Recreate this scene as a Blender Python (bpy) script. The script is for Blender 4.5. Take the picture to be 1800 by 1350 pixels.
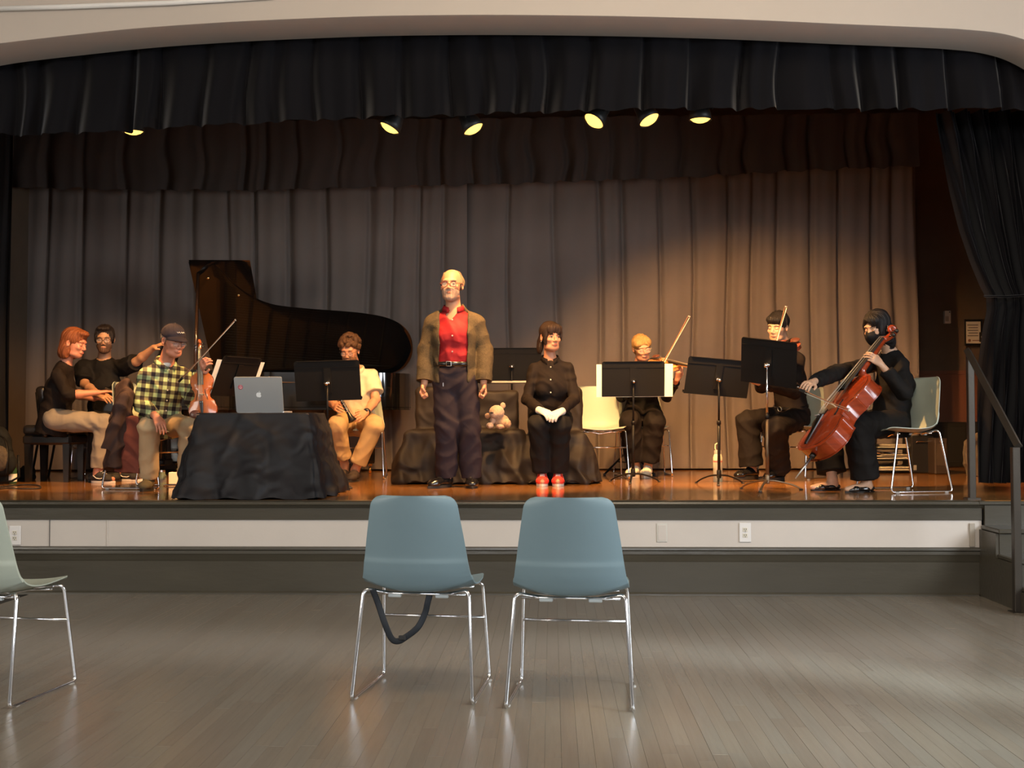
import bpy, math, random
import numpy as np
from mathutils import Vector, Matrix, noise
random.seed(7); np.random.seed(7)
for o in list(bpy.data.objects): bpy.data.objects.remove(o)
C = bpy.context.scene.collection
SC = bpy.context.scene
pi = math.pi
def R_(d): return math.radians(d)

# ------------------------------------------------------------ camera, exposure
FPX = 2000.0
cam_d = bpy.data.cameras.new('camera'); cam_d.sensor_width = 36; cam_d.lens = 36*FPX/1800
cam = bpy.data.objects.new('camera', cam_d); C.objects.link(cam)
CAMP = Vector((0, 0, 1.15))
YAW, PITCH, ROLL = R_(2.0), math.atan(63/FPX), R_(0.15)
CR = Matrix.Rotation(YAW, 3, 'Z') @ Matrix.Rotation(pi/2+PITCH, 3, 'X') @ Matrix.Rotation(-ROLL, 3, 'Z')
cam.matrix_world = Matrix.Translation(CAMP) @ CR.to_4x4()
cam_d.clip_end = 100
SC.camera = cam
SC.view_settings.view_transform = 'Standard'; SC.view_settings.look = 'None'
SC.view_settings.gamma = 1; SC.view_settings.use_curve_mapping = False
SC.view_settings.exposure = 0.12
w = bpy.data.worlds.new('world'); SC.world = w; w.use_nodes = True
w.node_tree.nodes['Background'].inputs[0].default_value = (.6, .75, 1, 1)
w.node_tree.nodes['Background'].inputs[1].default_value = 0.3

HS = 0.617            # stage height
def D(px, py, d):     # point at camera depth d seen at a pixel
    return CAMP + CR @ Vector(((px-900)/FPX*d, -(py-675)/FPX*d, -d))
def P(px, py, z=0.0):  # point of the horizontal plane z seen at a pixel
    v = CR @ Vector(((px-900)/FPX, -(py-675)/FPX, -1))
    return CAMP + v*((z-CAMP.z)/v.z)
def YP(px, py, Y):    # point of the vertical plane y=Y
    v = CR @ Vector(((px-900)/FPX, -(py-675)/FPX, -1))
    return CAMP + v*(Y/v.y)

def area(name, loc, target, sx, sy, power, col):
    l = bpy.data.lights.new(name, 'AREA'); l.shape = 'RECTANGLE'; l.size = sx; l.size_y = sy
    l.energy = power; l.color = col
    o = bpy.data.objects.new(name, l); C.objects.link(o); o.location = loc
    o.rotation_euler = (Vector(target)-Vector(loc)).to_track_quat('-Z', 'Y').to_euler(); return o
# daylight through the hall's windows, behind and to the right of the camera
area('window_light_rear', (0.5, -4.3, 3.35), (0.3, 5, 0.6), 6.5, 1.5, 300, (.94, .96, 1))
area('window_light_right', (5.6, 3.6, 2.3), (1.5, 4.6, 0.0), 2.6, 1.9, 300, (.86, .93, 1))
area('window_light_left', (-6.3, 2.6, 2.5), (0, 5.4, 0.3), 3.0, 1.9, 150, (1, .93, .82))
area('ceiling_light_hall', (0.6, 3.4, 4.75), (0.6, 7.0, 2.0), 2.2, 1.2, 110, (1, .80, .56))
WARM = (1.0, .51, .175)
# daylight falling through the right-hand windows onto the hall floor
for (a_, t_, w_, an_) in (((5.8, 1.6, 2.2), P(1720, 1215), 4200, 6.5), ((5.8, 1.6, 2.2), P(1500, 1290), 2600, 11), ((5.8, 2.4, 2.0), P(1330, 1165), 2400, 5), ((5.8, 0.9, 2.0), P(1330, 1330), 3400, 5.5), ((5.8, 2.6, 2.0), P(980, 1130), 1300, 4.5)):
    l = bpy.data.lights.new('window_beam', 'SPOT'); l.energy = w_; l.color = (.78, .94, 1); l.spot_size = R_(an_); l.spot_blend = .85; l.shadow_soft_size = .25
    o = bpy.data.objects.new('window_beam', l); C.objects.link(o); o.location = a_; o.rotation_euler = (Vector(t_)-Vector(a_)).to_track_quat('-Z', 'Y').to_euler()
SPOTS = []
def spot(pos, target, power, angle, blend=.55, col=WARM, size=.05):
    l = bpy.data.lights.new('stage_spot', 'SPOT'); l.energy = power*3.2; l.color = col
    l.spot_size = R_(angle); l.spot_blend = blend; l.shadow_soft_size = size
    o = bpy.data.objects.new('stage_spot', l); C.objects.link(o); o.location = pos
    o.rotation_euler = (Vector(target)-Vector(pos)).to_track_quat('-Z', 'Y').to_euler()
# (pixel of the lamp, pixel/depth it aims at, watts)
for px, py, d, tx, ty, td, W, ang in [
    (234, 232, 8.45, 190, 700, 9.9, 210, 74), (684, 226, 8.4, 470, 760, 9.4, 170, 76),
    (833, 228, 8.4, 760, 790, 9.4, 240, 74), (1043, 214, 8.35, 990, 790, 10.0, 260, 76),
    (1142, 212, 8.35, 1290, 760, 10.8, 500, 80), (1231, 211, 8.35, 1430, 720, 9.6, 240, 74)]:
    a = D(px, py, d); t = D(tx, ty, td)
    SPOTS.append((a, t)); dirn = (t-a).normalized()
    spot(a+dirn*.03, t, W, ang)

# ------------------------------------------------------------ materials
MATS = {}
def mat(name, col, rough=.5, metal=0, bump=0, bscale=60, var=.12, vscale=6, sheen=0, coat=0, emit=None, estr=0, spec=.5, stretch=(1,1,1), trans=0, col2=None, ior=1.45, sub=0, alpha=1, crease=0):
    if name in MATS: return MATS[name]
    m = bpy.data.materials.new(name); m.use_nodes = True; nt = m.node_tree; N = nt.nodes; L = nt.links
    b = N['Principled BSDF']; b.inputs['Roughness'].default_value = rough; b.inputs['Metallic'].default_value = metal
    b.inputs['Specular IOR Level'].default_value = spec; b.inputs['IOR'].default_value = ior
    if sheen: b.inputs['Sheen Weight'].default_value = sheen; b.inputs['Sheen Roughness'].default_value = .4
    if coat: b.inputs['Coat Weight'].default_value = coat; b.inputs['Coat Roughness'].default_value = .08
    if trans: b.inputs['Transmission Weight'].default_value = trans
    if alpha < 1: b.inputs['Alpha'].default_value = alpha
    if sub: b.inputs['Subsurface Weight'].default_value = sub; b.inputs['Subsurface Radius'].default_value = (.02,.008,.004); b.inputs['Subsurface Scale'].default_value = .5
    tc = N.new('ShaderNodeTexCoord'); mp = N.new('ShaderNodeMapping'); L.new(tc.outputs['Object'], mp.inputs[0])
    mp.inputs['Scale'].default_value = stretch
    n = N.new('ShaderNodeTexNoise'); n.inputs['Scale'].default_value = vscale; n.inputs['Detail'].default_value = 6
    L.new(mp.outputs[0], n.inputs['Vector'])
    mx = N.new('ShaderNodeMix'); mx.data_type = 'RGBA'
    c2 = col2 if col2 else tuple(c*(1-2*var) for c in col)
    c1 = col if col2 else tuple(min(1, c*(1+var)) for c in col)
    mx.inputs['A'].default_value = (*c1, 1); mx.inputs['B'].default_value = (*c2, 1)
    L.new(n.outputs['Fac'], mx.inputs['Factor']); L.new(mx.outputs['Result'], b.inputs['Base Color'])
    if bump:
        n2 = N.new('ShaderNodeTexNoise'); n2.inputs['Scale'].default_value = bscale; n2.inputs['Detail'].default_value = 4
        L.new(mp.outputs[0], n2.inputs['Vector'])
        bp = N.new('ShaderNodeBump'); bp.inputs['Strength'].default_value = bump; bp.inputs['Distance'].default_value = .01
        L.new(n2.outputs['Fac'], bp.inputs['Height']); L.new(bp.outputs[0], b.inputs['Normal'])
    if crease:   # soft sewn-cloth creases over the fine weave
        r = N.new('ShaderNodeTexNoise'); r.noise_type = 'RIDGED_MULTIFRACTAL'; r.inputs['Scale'].default_value = crease; r.inputs['Detail'].default_value = 2; r.inputs['Distortion'].default_value = .8
        L.new(tc.outputs['Object'], r.inputs['Vector'])
        b3 = N.new('ShaderNodeBump'); b3.inputs['Strength'].default_value = .6 if crease > 9.5 else .9; b3.inputs['Distance'].default_value = .012 if crease > 9.5 else .045
        L.new(r.outputs['Fac'], b3.inputs['Height'])
        if bump: L.new(bp.outputs[0], b3.inputs['Normal'])
        L.new(b3.outputs[0], b.inputs['Normal'])
    if emit: b.inputs['Emission Color'].default_value = (*emit, 1); b.inputs['Emission Strength'].default_value = estr
    MATS[name] = m; m['bsdf'] = b.name; return m
def srgb(*c): return tuple(((x/255)/12.92 if x/255 <= .04045 else ((x/255+.055)/1.055)**2.4) for x in c)

# ------------------------------------------------------------ object helpers
def new_mesh(name, V, Fq, Ft=None, smooth=True):
    V = np.asarray(V, dtype=np.float32).reshape(-1, 3)
    me = bpy.data.meshes.new(name)
    me.vertices.add(len(V)); me.vertices.foreach_set('co', V.ravel())
    lists = []
    if Fq is not None and len(Fq): lists.append(np.asarray(Fq, dtype=np.int32).reshape(-1, 4))
    if Ft is not None and len(Ft): lists.append(np.asarray(Ft, dtype=np.int32).reshape(-1, 3))
    tot = sum(a.size for a in lists); nf = sum(len(a) for a in lists)
    me.loops.add(tot); me.polygons.add(nf)
    me.loops.foreach_set('vertex_index', np.concatenate([a.ravel() for a in lists]))
    sizes = np.concatenate([np.full(len(a), a.shape[1], dtype=np.int32) for a in lists])
    starts = np.concatenate([[0], np.cumsum(sizes)[:-1]]).astype(np.int32)
    me.polygons.foreach_set('loop_start', starts)
    if smooth: me.polygons.foreach_set('use_smooth', np.ones(nf, dtype=bool))
    me.update(calc_edges=True); me.validate(); return me
def link(name, me, m, parent=None):
    o = bpy.data.objects.new(name, me); C.objects.link(o)
    if m: me.materials.append(m)
    if parent: o.parent = parent
    return o
def tag(o, label=None, cat=None, group=None, kind=None):
    if label: o['label'] = label
    if cat: o['category'] = cat
    if group: o['group'] = group
    if kind: o['kind'] = kind
    return o
def thing(name, label, cat, loc=(0,0,0), rz=0, group=None):
    o = bpy.data.objects.new(name, None); C.objects.link(o); o.location = loc; o.rotation_euler = (0,0,rz)
    o.empty_display_size = .1
    return tag(o, label, cat, group)
def dup(root, loc=None, rz=None, label=None, group=None, deep=True):
    r = root.copy(); C.objects.link(r)
    if loc is not None: r.location = loc
    if rz is not None: r.rotation_euler = (0,0,rz)
    if label: r['label'] = label
    if group: r['group'] = group
    for ch in list(root.children):
        c = ch.copy(); C.objects.link(c); c.parent = r
        for g in ch.children:
            e = g.copy(); C.objects.link(e); e.parent = c
    return r

class MB:
    """collects polygons; build() links them as one mesh object"""
    def __init__(s): s.v = []; s.f = []
    def add(s, V, F):
        o = len(s.v); s.v += [tuple(x) for x in V]; s.f += [tuple(i+o for i in f) for f in F]; return s
    def box(s, c, size, M=None, bev=0):
        x, y, z = [a/2 for a in size]; c = Vector(c)
        if bev > 0:
            b = min(bev, x*.9, y*.9, z*.9); V = []
            for sx in (-1,1):
                for sy in (-1,1):
                    for sz in (-1,1):
                        V += [(sx*(x-b), sy*(y-b), sz*z), (sx*(x-b), sy*y, sz*(z-b)), (sx*x, sy*(y-b), sz*(z-b))]
            def I(sx, sy, sz, k): return ((sx>0)*4+(sy>0)*2+(sz>0))*3+k
            F = []
            for sz in (-1,1):
                q = [I(-1,-1,sz,0), I(1,-1,sz,0), I(1,1,sz,0), I(-1,1,sz,0)]; F.append(q if sz>0 else q[::-1])
            for sy in (-1,1):
                q = [I(-1,sy,-1,1), I(1,sy,-1,1), I(1,sy,1,1), I(-1,sy,1,1)]; F.append(q if sy<0 else q[::-1])
            for sx in (-1,1):
                q = [I(sx,-1,-1,2), I(sx,1,-1,2), I(sx,1,1,2), I(sx,-1,1,2)]; F.append(q if sx>0 else q[::-1])
            for sy in (-1,1):
                for sz in (-1,1):
                    q = [I(-1,sy,sz,0), I(1,sy,sz,0), I(1,sy,sz,1), I(-1,sy,sz,1)]; F.append(q if sy*sz<0 else q[::-1])
            for sx in (-1,1):
                for sz in (-1,1):
                    q = [I(sx,-1,sz,0), I(sx,1,sz,0), I(sx,1,sz,2), I(sx,-1,sz,2)]; F.append(q if sx*sz>0 else q[::-1])
            for sx in (-1,1):
                for sy in (-1,1):
                    q = [I(sx,sy,-1,1), I(sx,sy,1,1), I(sx,sy,1,2), I(sx,sy,-1,2)]; F.append(q if sx*sy<0 else q[::-1])
            for sx in (-1,1):
                for sy in (-1,1):
                    for sz in (-1,1):
                        t = [I(sx,sy,sz,0), I(sx,sy,sz,1), I(sx,sy,sz,2)]; F.append(t if sx*sy*sz<0 else t[::-1])
        else:
            V = [(i, j, k) for i in (-x,x) for j in (-y,y) for k in (-z,z)]
            F = [(0,1,3,2), (4,6,7,5), (0,4,5,1), (2,3,7,6), (0,2,6,4), (1,5,7,3)]
        V = [Vector(v) for v in V]
        if M is not None: V = [M @ v for v in V]
        return s.add([v+c for v in V], F)
    def tube(s, pts, r, n=8, closed=False, cap=True, ry=None, up=None):
        pts = [Vector(p) for p in pts]; m = len(pts)
        rr = r if isinstance(r, (list, tuple)) else [r]*m
        V = []; prev = None
        for i, p in enumerate(pts):
            a = pts[(i-1) % m] if (closed or i > 0) else p; b = pts[(i+1) % m] if (closed or i < m-1) else p
            t = (b-a).normalized() if (b-a).length > 1e-9 else Vector((0,0,1))
            if prev is None:
                x = Vector(up) if up else (Vector((0,0,1)) if abs(t.z) < .9 else Vector((1,0,0)))
            else: x = prev
            x = (x - t*x.dot(t)).normalized(); prev = x; y = t.cross(x)
            q = ry if ry is not None else 1
            for k in range(n):
                an = 2*pi*k/n; V.append(p + x*math.cos(an)*rr[i]*q + y*math.sin(an)*rr[i])
        F = []
        for i in range(m if closed else m-1):
            j = (i+1) % m
            for k in range(n):
                l = (k+1) % n; F.append((i*n+k, i*n+l, j*n+l, j*n+k))
        if cap and not closed:
            F.append(tuple(range(n))[::-1]); F.append(tuple((m-1)*n+k for k in range(n)))
        return s.add(V, F)
    def lathe(s, prof, n=20, M=None, loc=(0,0,0)):   # prof: (r, z)
        V = []; F = []; loc = Vector(loc)
        for r, z in prof:
            for k in range(n):
                a = 2*pi*k/n; V.append(Vector((r*math.cos(a), r*math.sin(a), z)))
        for i in range(len(prof)-1):
            for k in range(n):
                l = (k+1) % n; F.append((i*n+k, i*n+l, (i+1)*n+l, (i+1)*n+k))
        if prof[0][0] > 1e-5: F.append(tuple(range(n))[::-1])
        if prof[-1][0] > 1e-5: F.append(tuple((len(prof)-1)*n+k for k in range(n)))
        if M is not None: V = [M @ v for v in V]
        return s.add([v+loc for v in V], F)
    def prism(s, outline, z0, z1, M=None, loc=(0,0,0)):   # outline: xy list, ccw
        n = len(outline); loc = Vector(loc)
        V = [Vector((x, y, z0)) for x, y in outline]+[Vector((x, y, z1)) for x, y in outline]
        F = [tuple(range(n))[::-1], tuple(range(n, 2*n))]+[(i, (i+1) % n, n+(i+1) % n, n+i) for i in range(n)]
        if M is not None: V = [M @ v for v in V]
        return s.add([v+loc for v in V], F)
    def grid(s, rows, closed=False):   # rows of points
        n = len(rows[0]); m = len(rows); V = [p for r in rows for p in r]; F = []
        for i in range(m-1):
            for k in range(n if closed else n-1):
                l = (k+1) % n; F.append((i*n+k, i*n+l, (i+1)*n+l, (i+1)*n+k))
        return s.add(V, F)
    def ell(s, c, r, n=12, M=None):
        prof = [(max(1e-6, math.sin(pi*i/(n//2+2))), -math.cos(pi*i/(n//2+2))) for i in range(n//2+3)]
        prof[0] = (1e-6, -1); prof[-1] = (1e-6, 1)
        MM = Matrix.Diagonal(Vector(r)); MM = (M @ MM) if M is not None else MM
        return s.lathe(prof, n, MM, c)
    def build(s, name, m, parent=None, smooth=False, off=None, auto=None):
        me = bpy.data.meshes.new(name)
        V = s.v if off is None else [(v[0]-off[0], v[1]-off[1], v[2]-off[2]) for v in s.v]
        me.from_pydata(V, [], s.f)
        if smooth or auto: me.polygons.foreach_set('use_smooth', [True]*len(me.polygons))
        me.update(); o = link(name, me, m, parent)
        if auto: me.set_sharp_from_angle(angle=R_(auto))
        return o
def bez(pts, n=8):   # Catmull-Rom through the points
    pts = [Vector(p) for p in pts]; out = []
    for i in range(len(pts)-1):
        p0 = pts[max(0, i-1)]; p1 = pts[i]; p2 = pts[i+1]; p3 = pts[min(len(pts)-1, i+2)]
        for k in range(n):
            t = k/n
            out.append(.5*((2*p1)+(p2-p0)*t+(2*p0-5*p1+4*p2-p3)*t*t+(3*p1-p0-3*p2+p3)*t**3))
    out.append(pts[-1]); return out
def rod(pts, r, br=.04, seg=6):    # polyline with rounded bends
    pts = [Vector(p) for p in pts]; out = [pts[0]]
    for i in range(1, len(pts)-1):
        a, b, c = pts[i-1], pts[i], pts[i+1]; u = (a-b); v = (c-b); q = min(br, u.length*.45, v.length*.45)
        u.normalize(); v.normalize(); p0 = b+u*q; p2 = b+v*q
        for k in range(seg+1):
            t = k/seg; out.append(p0*(1-t)**2+b*2*t*(1-t)+p2*t*t)
    out.append(pts[-1]); return out

# ------------------------------------------------------------ signed-distance modelling (surface nets)
def A3(v): return np.array(v, dtype=np.float64)
class Prim:
    def __init__(s, lo, hi, f): s.lo = lo; s.hi = hi; s.f = f
def cone(a, b, r1, r2, cuta=False, cutb=False, infl=0):
    a = A3(a); b = A3(b); L = max(1e-6, np.linalg.norm(b-a)); u = (b-a)/L; r1 += infl; r2 += infl; r = max(r1, r2)
    def f(X, Y, Z):
        px, py, pz = X-a[0], Y-a[1], Z-a[2]; t = px*u[0]+py*u[1]+pz*u[2]; h = np.clip(t, 0, L)
        d = np.sqrt(np.maximum(px*px+py*py+pz*pz-2*h*t+h*h, 0))-(r1+(r2-r1)*h/L)
        if cutb: d = np.maximum(d, t-L)
        if cuta: d = np.maximum(d, -t)
        return d
    return Prim(np.minimum(a, b)-r, np.maximum(a, b)+r, f)
def ecap(a, b, ra, rb, side, cuta=False, cutb=False, infl=0):
    a = A3(a); b = A3(b); L = max(1e-6, np.linalg.norm(b-a)); u = (b-a)/L; s_ = A3(side); s_ = s_-u*s_.dot(u); s_ /= np.linalg.norm(s_); q = np.cross(u, s_)
    ra = (ra[0]+infl, ra[1]+infl); rb = (rb[0]+infl, rb[1]+infl); r = max(*ra, *rb); mn = min(*ra, *rb)
    def f(X, Y, Z):
        px, py, pz = X-a[0], Y-a[1], Z-a[2]; t = px*u[0]+py*u[1]+pz*u[2]; h = np.clip(t, 0, L)/L
        qs = px*s_[0]+py*s_[1]+pz*s_[2]; qf = px*q[0]+py*q[1]+pz*q[2]; qu = t-h*L
        rx = ra[0]+(rb[0]-ra[0])*h; ry = ra[1]+(rb[1]-ra[1])*h; m_ = np.minimum(rx, ry)
        d = (np.sqrt((qs/rx)**2+(qf/ry)**2+(qu/m_)**2)-1)*m_
        if cutb: d = np.maximum(d, t-L)
        if cuta: d = np.maximum(d, -t)
        return d
    return Prim(np.minimum(a, b)-r, np.maximum(a, b)+r, f)
def ell(c, r, R=None, infl=0):
    c = A3(c); r = A3(r)+infl; R = np.eye(3) if R is None else np.array(R)
    def f(X, Y, Z):
        px, py, pz = X-c[0], Y-c[1], Z-c[2]
        x = (px*R[0,0]+py*R[1,0]+pz*R[2,0]); y = (px*R[0,1]+py*R[1,1]+pz*R[2,1]); z = (px*R[0,2]+py*R[1,2]+pz*R[2,2])
        k0 = np.sqrt((x/r[0])**2+(y/r[1])**2+(z/r[2])**2); k1 = np.sqrt((x/r[0]**2)**2+(y/r[1]**2)**2+(z/r[2]**2)**2)+1e-9
        return k0*(k0-1)/k1
    m = max(r); return Prim(c-m, c+m, f)
def rbox(c, h, R=None, rd=.01):
    c = A3(c); h = A3(h); R = np.eye(3) if R is None else np.array(R)
    def f(X, Y, Z):
        px, py, pz = X-c[0], Y-c[1], Z-c[2]
        x = abs(px*R[0,0]+py*R[1,0]+pz*R[2,0])-h[0]+rd; y = abs(px*R[0,1]+py*R[1,1]+pz*R[2,1])-h[1]+rd; z = abs(px*R[0,2]+py*R[1,2]+pz*R[2,2])-h[2]+rd
        return np.sqrt(np.maximum(x,0)**2+np.maximum(y,0)**2+np.maximum(z,0)**2)+np.minimum(np.maximum(x, np.maximum(y, z)), 0)-rd
    m = np.linalg.norm(h); return Prim(c-m, c+m, f)
def half(c, n):   # solid on the side the normal points away from
    c = A3(c); n = A3(n); n = n/np.linalg.norm(n)
    return Prim(A3((-99,)*3), A3((99,)*3), lambda X, Y, Z: (X-c[0])*n[0]+(Y-c[1])*n[1]+(Z-c[2])*n[2])
def smin(a, b, k):
    if k <= 0: return np.minimum(a, b)
    h = np.maximum(k-np.abs(a-b), 0)/k; return np.minimum(a, b)-h*h*k*.25
class Field:
    def __init__(s, prims, h=.007, fine=(), hf=.004):
        lo = np.min([p.lo for p in prims], axis=0)-.03; hi = np.max([p.hi for p in prims], axis=0)+.03
        s.h = h; s.ax = []
        for k in range(3):
            out = [lo[k]]; x = lo[k]; fs = [(c[k]-r, c[k]+r) for c, r in fine]
            while x < hi[k]:
                st = hf if any(a <= x < b for a, b in fs) else h
                x += st; out.append(x)
            s.ax.append(np.array(out))
        s.F = np.ones([len(a) for a in s.ax], dtype=np.float32)
        s.pr = prims
    def reg(s, p, k):
        m = k+2.5*s.h; sl = []
        for i in range(3):
            a = max(0, np.searchsorted(s.ax[i], p.lo[i]-m)-1); b = min(len(s.ax[i]), np.searchsorted(s.ax[i], p.hi[i]+m)+1); sl.append(slice(a, b))
        return tuple(sl), (s.ax[0][sl[0]][:,None,None], s.ax[1][sl[1]][None,:,None], s.ax[2][sl[2]][None,None,:])
    def add(s, p, k=.02):
        sl, g = s.reg(p, k)
        if min(x.stop-x.start for x in sl) < 2: return s
        s.F[sl] = smin(s.F[sl], p.f(*g), k); return s
    def sub(s, p, k=.005):
        sl, g = s.reg(p, k)
        if min(x.stop-x.start for x in sl) < 2: return s
        s.F[sl] = -smin(-s.F[sl], p.f(*g), k); return s
    def mesh(s, wr=0, ws=14, iters=0, seed=0, wfn=None):
        F = s.F; S = F < 0
        a = S[:-1,:-1,:-1].astype(np.int8)
        cnt = (a+S[1:,:-1,:-1]+S[:-1,1:,:-1]+S[1:,1:,:-1]+S[:-1,:-1,1:]+S[1:,:-1,1:]+S[:-1,1:,1:]+S[1:,1:,1:])
        I, J, K = np.nonzero((cnt > 0) & (cnt < 8)); n = len(I)
        off = [(0,0,0),(1,0,0),(0,1,0),(1,1,0),(0,0,1),(1,0,1),(0,1,1),(1,1,1)]
        cv = np.stack([F[I+o[0], J+o[1], K+o[2]] for o in off], 1)
        acc = np.zeros((n, 3)); num = np.zeros(n)
        for e0, e1 in [(0,1),(2,3),(4,5),(6,7),(0,2),(1,3),(4,6),(5,7),(0,4),(1,5),(2,6),(3,7)]:
            f0, f1 = cv[:, e0], cv[:, e1]; msk = (f0 < 0) != (f1 < 0)
            t = np.where(msk, f0/np.where(np.abs(f0-f1) < 1e-12, 1, f0-f1), 0); o0 = A3(off[e0]); o1 = A3(off[e1])
            acc += msk[:, None]*(o0+(o1-o0)*t[:, None]); num += msk
        fr = acc/num[:, None]
        V = np.stack([s.ax[q][ijk]+(s.ax[q][ijk+1]-s.ax[q][ijk])*fr[:, q] for q, ijk in enumerate((I, J, K))], 1)
        idx = -np.ones(cnt.shape, dtype=np.int32); idx[I, J, K] = np.arange(n)
        Q = []
        for axn in range(3):
            u, v = [(1,2),(2,0),(0,1)][axn]
            sl0 = [slice(1, -1)]*3; sl0[axn] = slice(0, -1); sl1 = list(sl0); sl1[axn] = slice(1, None)
            A = S[tuple(sl0)]; B = S[tuple(sl1)]; 
            ch = np.nonzero(A != B); flip = A[ch]
            p = [c.copy() for c in ch]; 
            for q in range(3):
                if q != axn: p[q] += 1
            def cell(du, dv):
                c = [x.copy() for x in p]; c[u] = c[u]-1+du; c[v] = c[v]-1+dv; return idx[tuple(c)]
            c00, c10, c11, c01 = cell(0,0), cell(1,0), cell(1,1), cell(0,1)
            q = np.stack([c00, c10, c11, c01], 1); qr = q[:, ::-1]
            Q.append(np.where(flip[:, None], q, qr))
        Q = np.concatenate(Q); Q = Q[(Q >= 0).all(1)]
        for _ in range(iters):
            nb = np.zeros_like(V); ct = np.zeros(len(V))
            for a_, b_ in ((0,1),(1,2),(2,3),(3,0)):
                np.add.at(nb, Q[:, a_], V[Q[:, b_]]); np.add.at(ct, Q[:, a_], 1)
            V = V*.5+.5*nb/np.maximum(ct, 1)[:, None]
        if wr or wfn:
            nrm = np.zeros_like(V); fn = np.cross(V[Q[:,2]]-V[Q[:,0]], V[Q[:,3]]-V[Q[:,1]])
            for k in range(4): np.add.at(nrm, Q[:, k], fn)
            nrm /= np.linalg.norm(nrm, axis=1)[:, None]+1e-12
            if wfn: V = V+nrm*wfn(V)[:, None]
            else: V = V+nrm*(wr*fold(V, ws, seed))[:, None]
        return V, Q
    def build(s, name, m, parent, off, **kw):
        V, Q = s.mesh(**kw); V = V-A3(off)
        return link(name, new_mesh(name, V, Q), m, parent)
def fold(V, sc, seed=0):
    x, y, z = V[:,0]*sc, V[:,1]*sc, V[:,2]*sc; a = seed*1.7
    wx = x+1.3*np.sin(.9*z+a)+.8*np.sin(1.7*y+2*a); wz = z+1.1*np.sin(1.1*x+1+a)+.7*np.sin(1.3*y+a)
    r = 1-2*np.abs(np.sin(1.15*wz+.75*wx+a)); r2 = 1-2*np.abs(np.sin(.9*wx-1.3*wz+.8*y+3*a))
    return .55*r+.45*r2+.3*np.sin(2.3*wx+2.9*wz)
# ============================================================ PEOPLE
def Rm(yaw, pitch=0, roll=0):
    return Matrix.Rotation(R_(yaw), 3, 'Z') @ Matrix.Rotation(R_(pitch), 3, 'X') @ Matrix.Rotation(R_(roll), 3, 'Y')
def hand(W, T, n, curl=.5, ts=1, s=1.0, infl=0, spread=1.0):
    W = Vector(W); d = (Vector(T)-W).normalized(); n = Vector(n); n = (n-d*n.dot(d)).normalized(); l = d.cross(n)
    out = [(ecap(W, W+d*.085*s, (.026*s, .019*s), (.041*s, .0145*s), l, infl=infl), .012)]
    for i, (o, q) in enumerate(((.030, .93), (.0105, 1.07), (-.0095, 1.0), (-.029, .8))):
        b = W+d*.082*s+l*(o*ts)*s; a = curl*.35; r = .0092*s*(.88 if i == 3 else 1)
        dd = (d+l*(o*ts*2.2*spread)).normalized()
        for j, seg in enumerate((.040, .027, .021)):
            a2 = a; v = dd*math.cos(a2)+n*math.sin(a2); e = b+v*seg*q*s
            out.append((cone(b, e, r, r*.93, infl=infl), .004)); b = e; a += curl*(.85 if j == 0 else .65); r *= .93
    tl = l*ts; b = W+d*.022*s+tl*.022*s; e = b+(d*.62+tl*.62+n*.35).normalized()*.043*s
    out.append((cone(b, e, .014*s, .0112*s, infl=infl), .012))
    f = e+(d*.85+tl*(.25-curl*.3)+n*(.2+curl*.35)).normalized()*.033*s
    out.append((cone(e, f, .0108*s, .009*s, infl=infl), .004)); return out

HEADS = dict(
  cran=(0, .012, .032), jaw=1)
def head_prims(hc, R, s, jaw=1.0, fem=False):
    Rn = np.array(R); W = lambda p: np.array(hc)+Rn@A3(p)*s
    E = lambda c, r: ell(W(c), A3(r)*s, Rn)
    a = [(E((0, .014, .034), (.073, .093, .083)), .01), (E((0, -.028, -.03), (.060, .060, .078)), .03),
         (E((0, -.052, -.088), (.031*jaw, .030, .024)), .03), (E((.030, -.02, -.082), (.028*jaw, .045, .022)), .02), (E((-.030, -.02, -.082), (.028*jaw, .045, .022)), .02),
         (E((0, -.074, .028), (.050, .016, .012)), .014), (E((.036, -.066, -.022), (.022, .020, .018)), .015), (E((-.036, -.066, -.022), (.022, .020, .018)), .015),
         (cone(W((0, -.083, .014)), W((0, -.103, -.024)), .0070*s, .0098*s), .010), (E((.011, -.098, -.031), (.0085, .009, .007)), .005), (E((-.011, -.096, -.031), (.0085, .010, .008)), .005),
         (E((0, -.086, -.058), (.024, .010, .012)), .010),
         (E((.076, .012, -.004), (.009, .019, .031)), .004), (E((-.076, .012, -.004), (.009, .019, .031)), .004)]
    b = [(E((.031, -.100, .004), (.018, .018, .012)), .012), (E((-.031, -.100, .004), (.018, .018, .012)), .012),
         (E((.080, .004, -.002), (.005, .010, .018)), .004), (E((-.080, .004, -.002), (.005, .010, .018)), .004)]
    c = [(E((.031, -.0725, .003), (.0150, .0135, .0120)), .003), (E((-.031, -.0725, .003), (.0150, .0135, .0120)), .003)]
    return a, b, c
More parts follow.
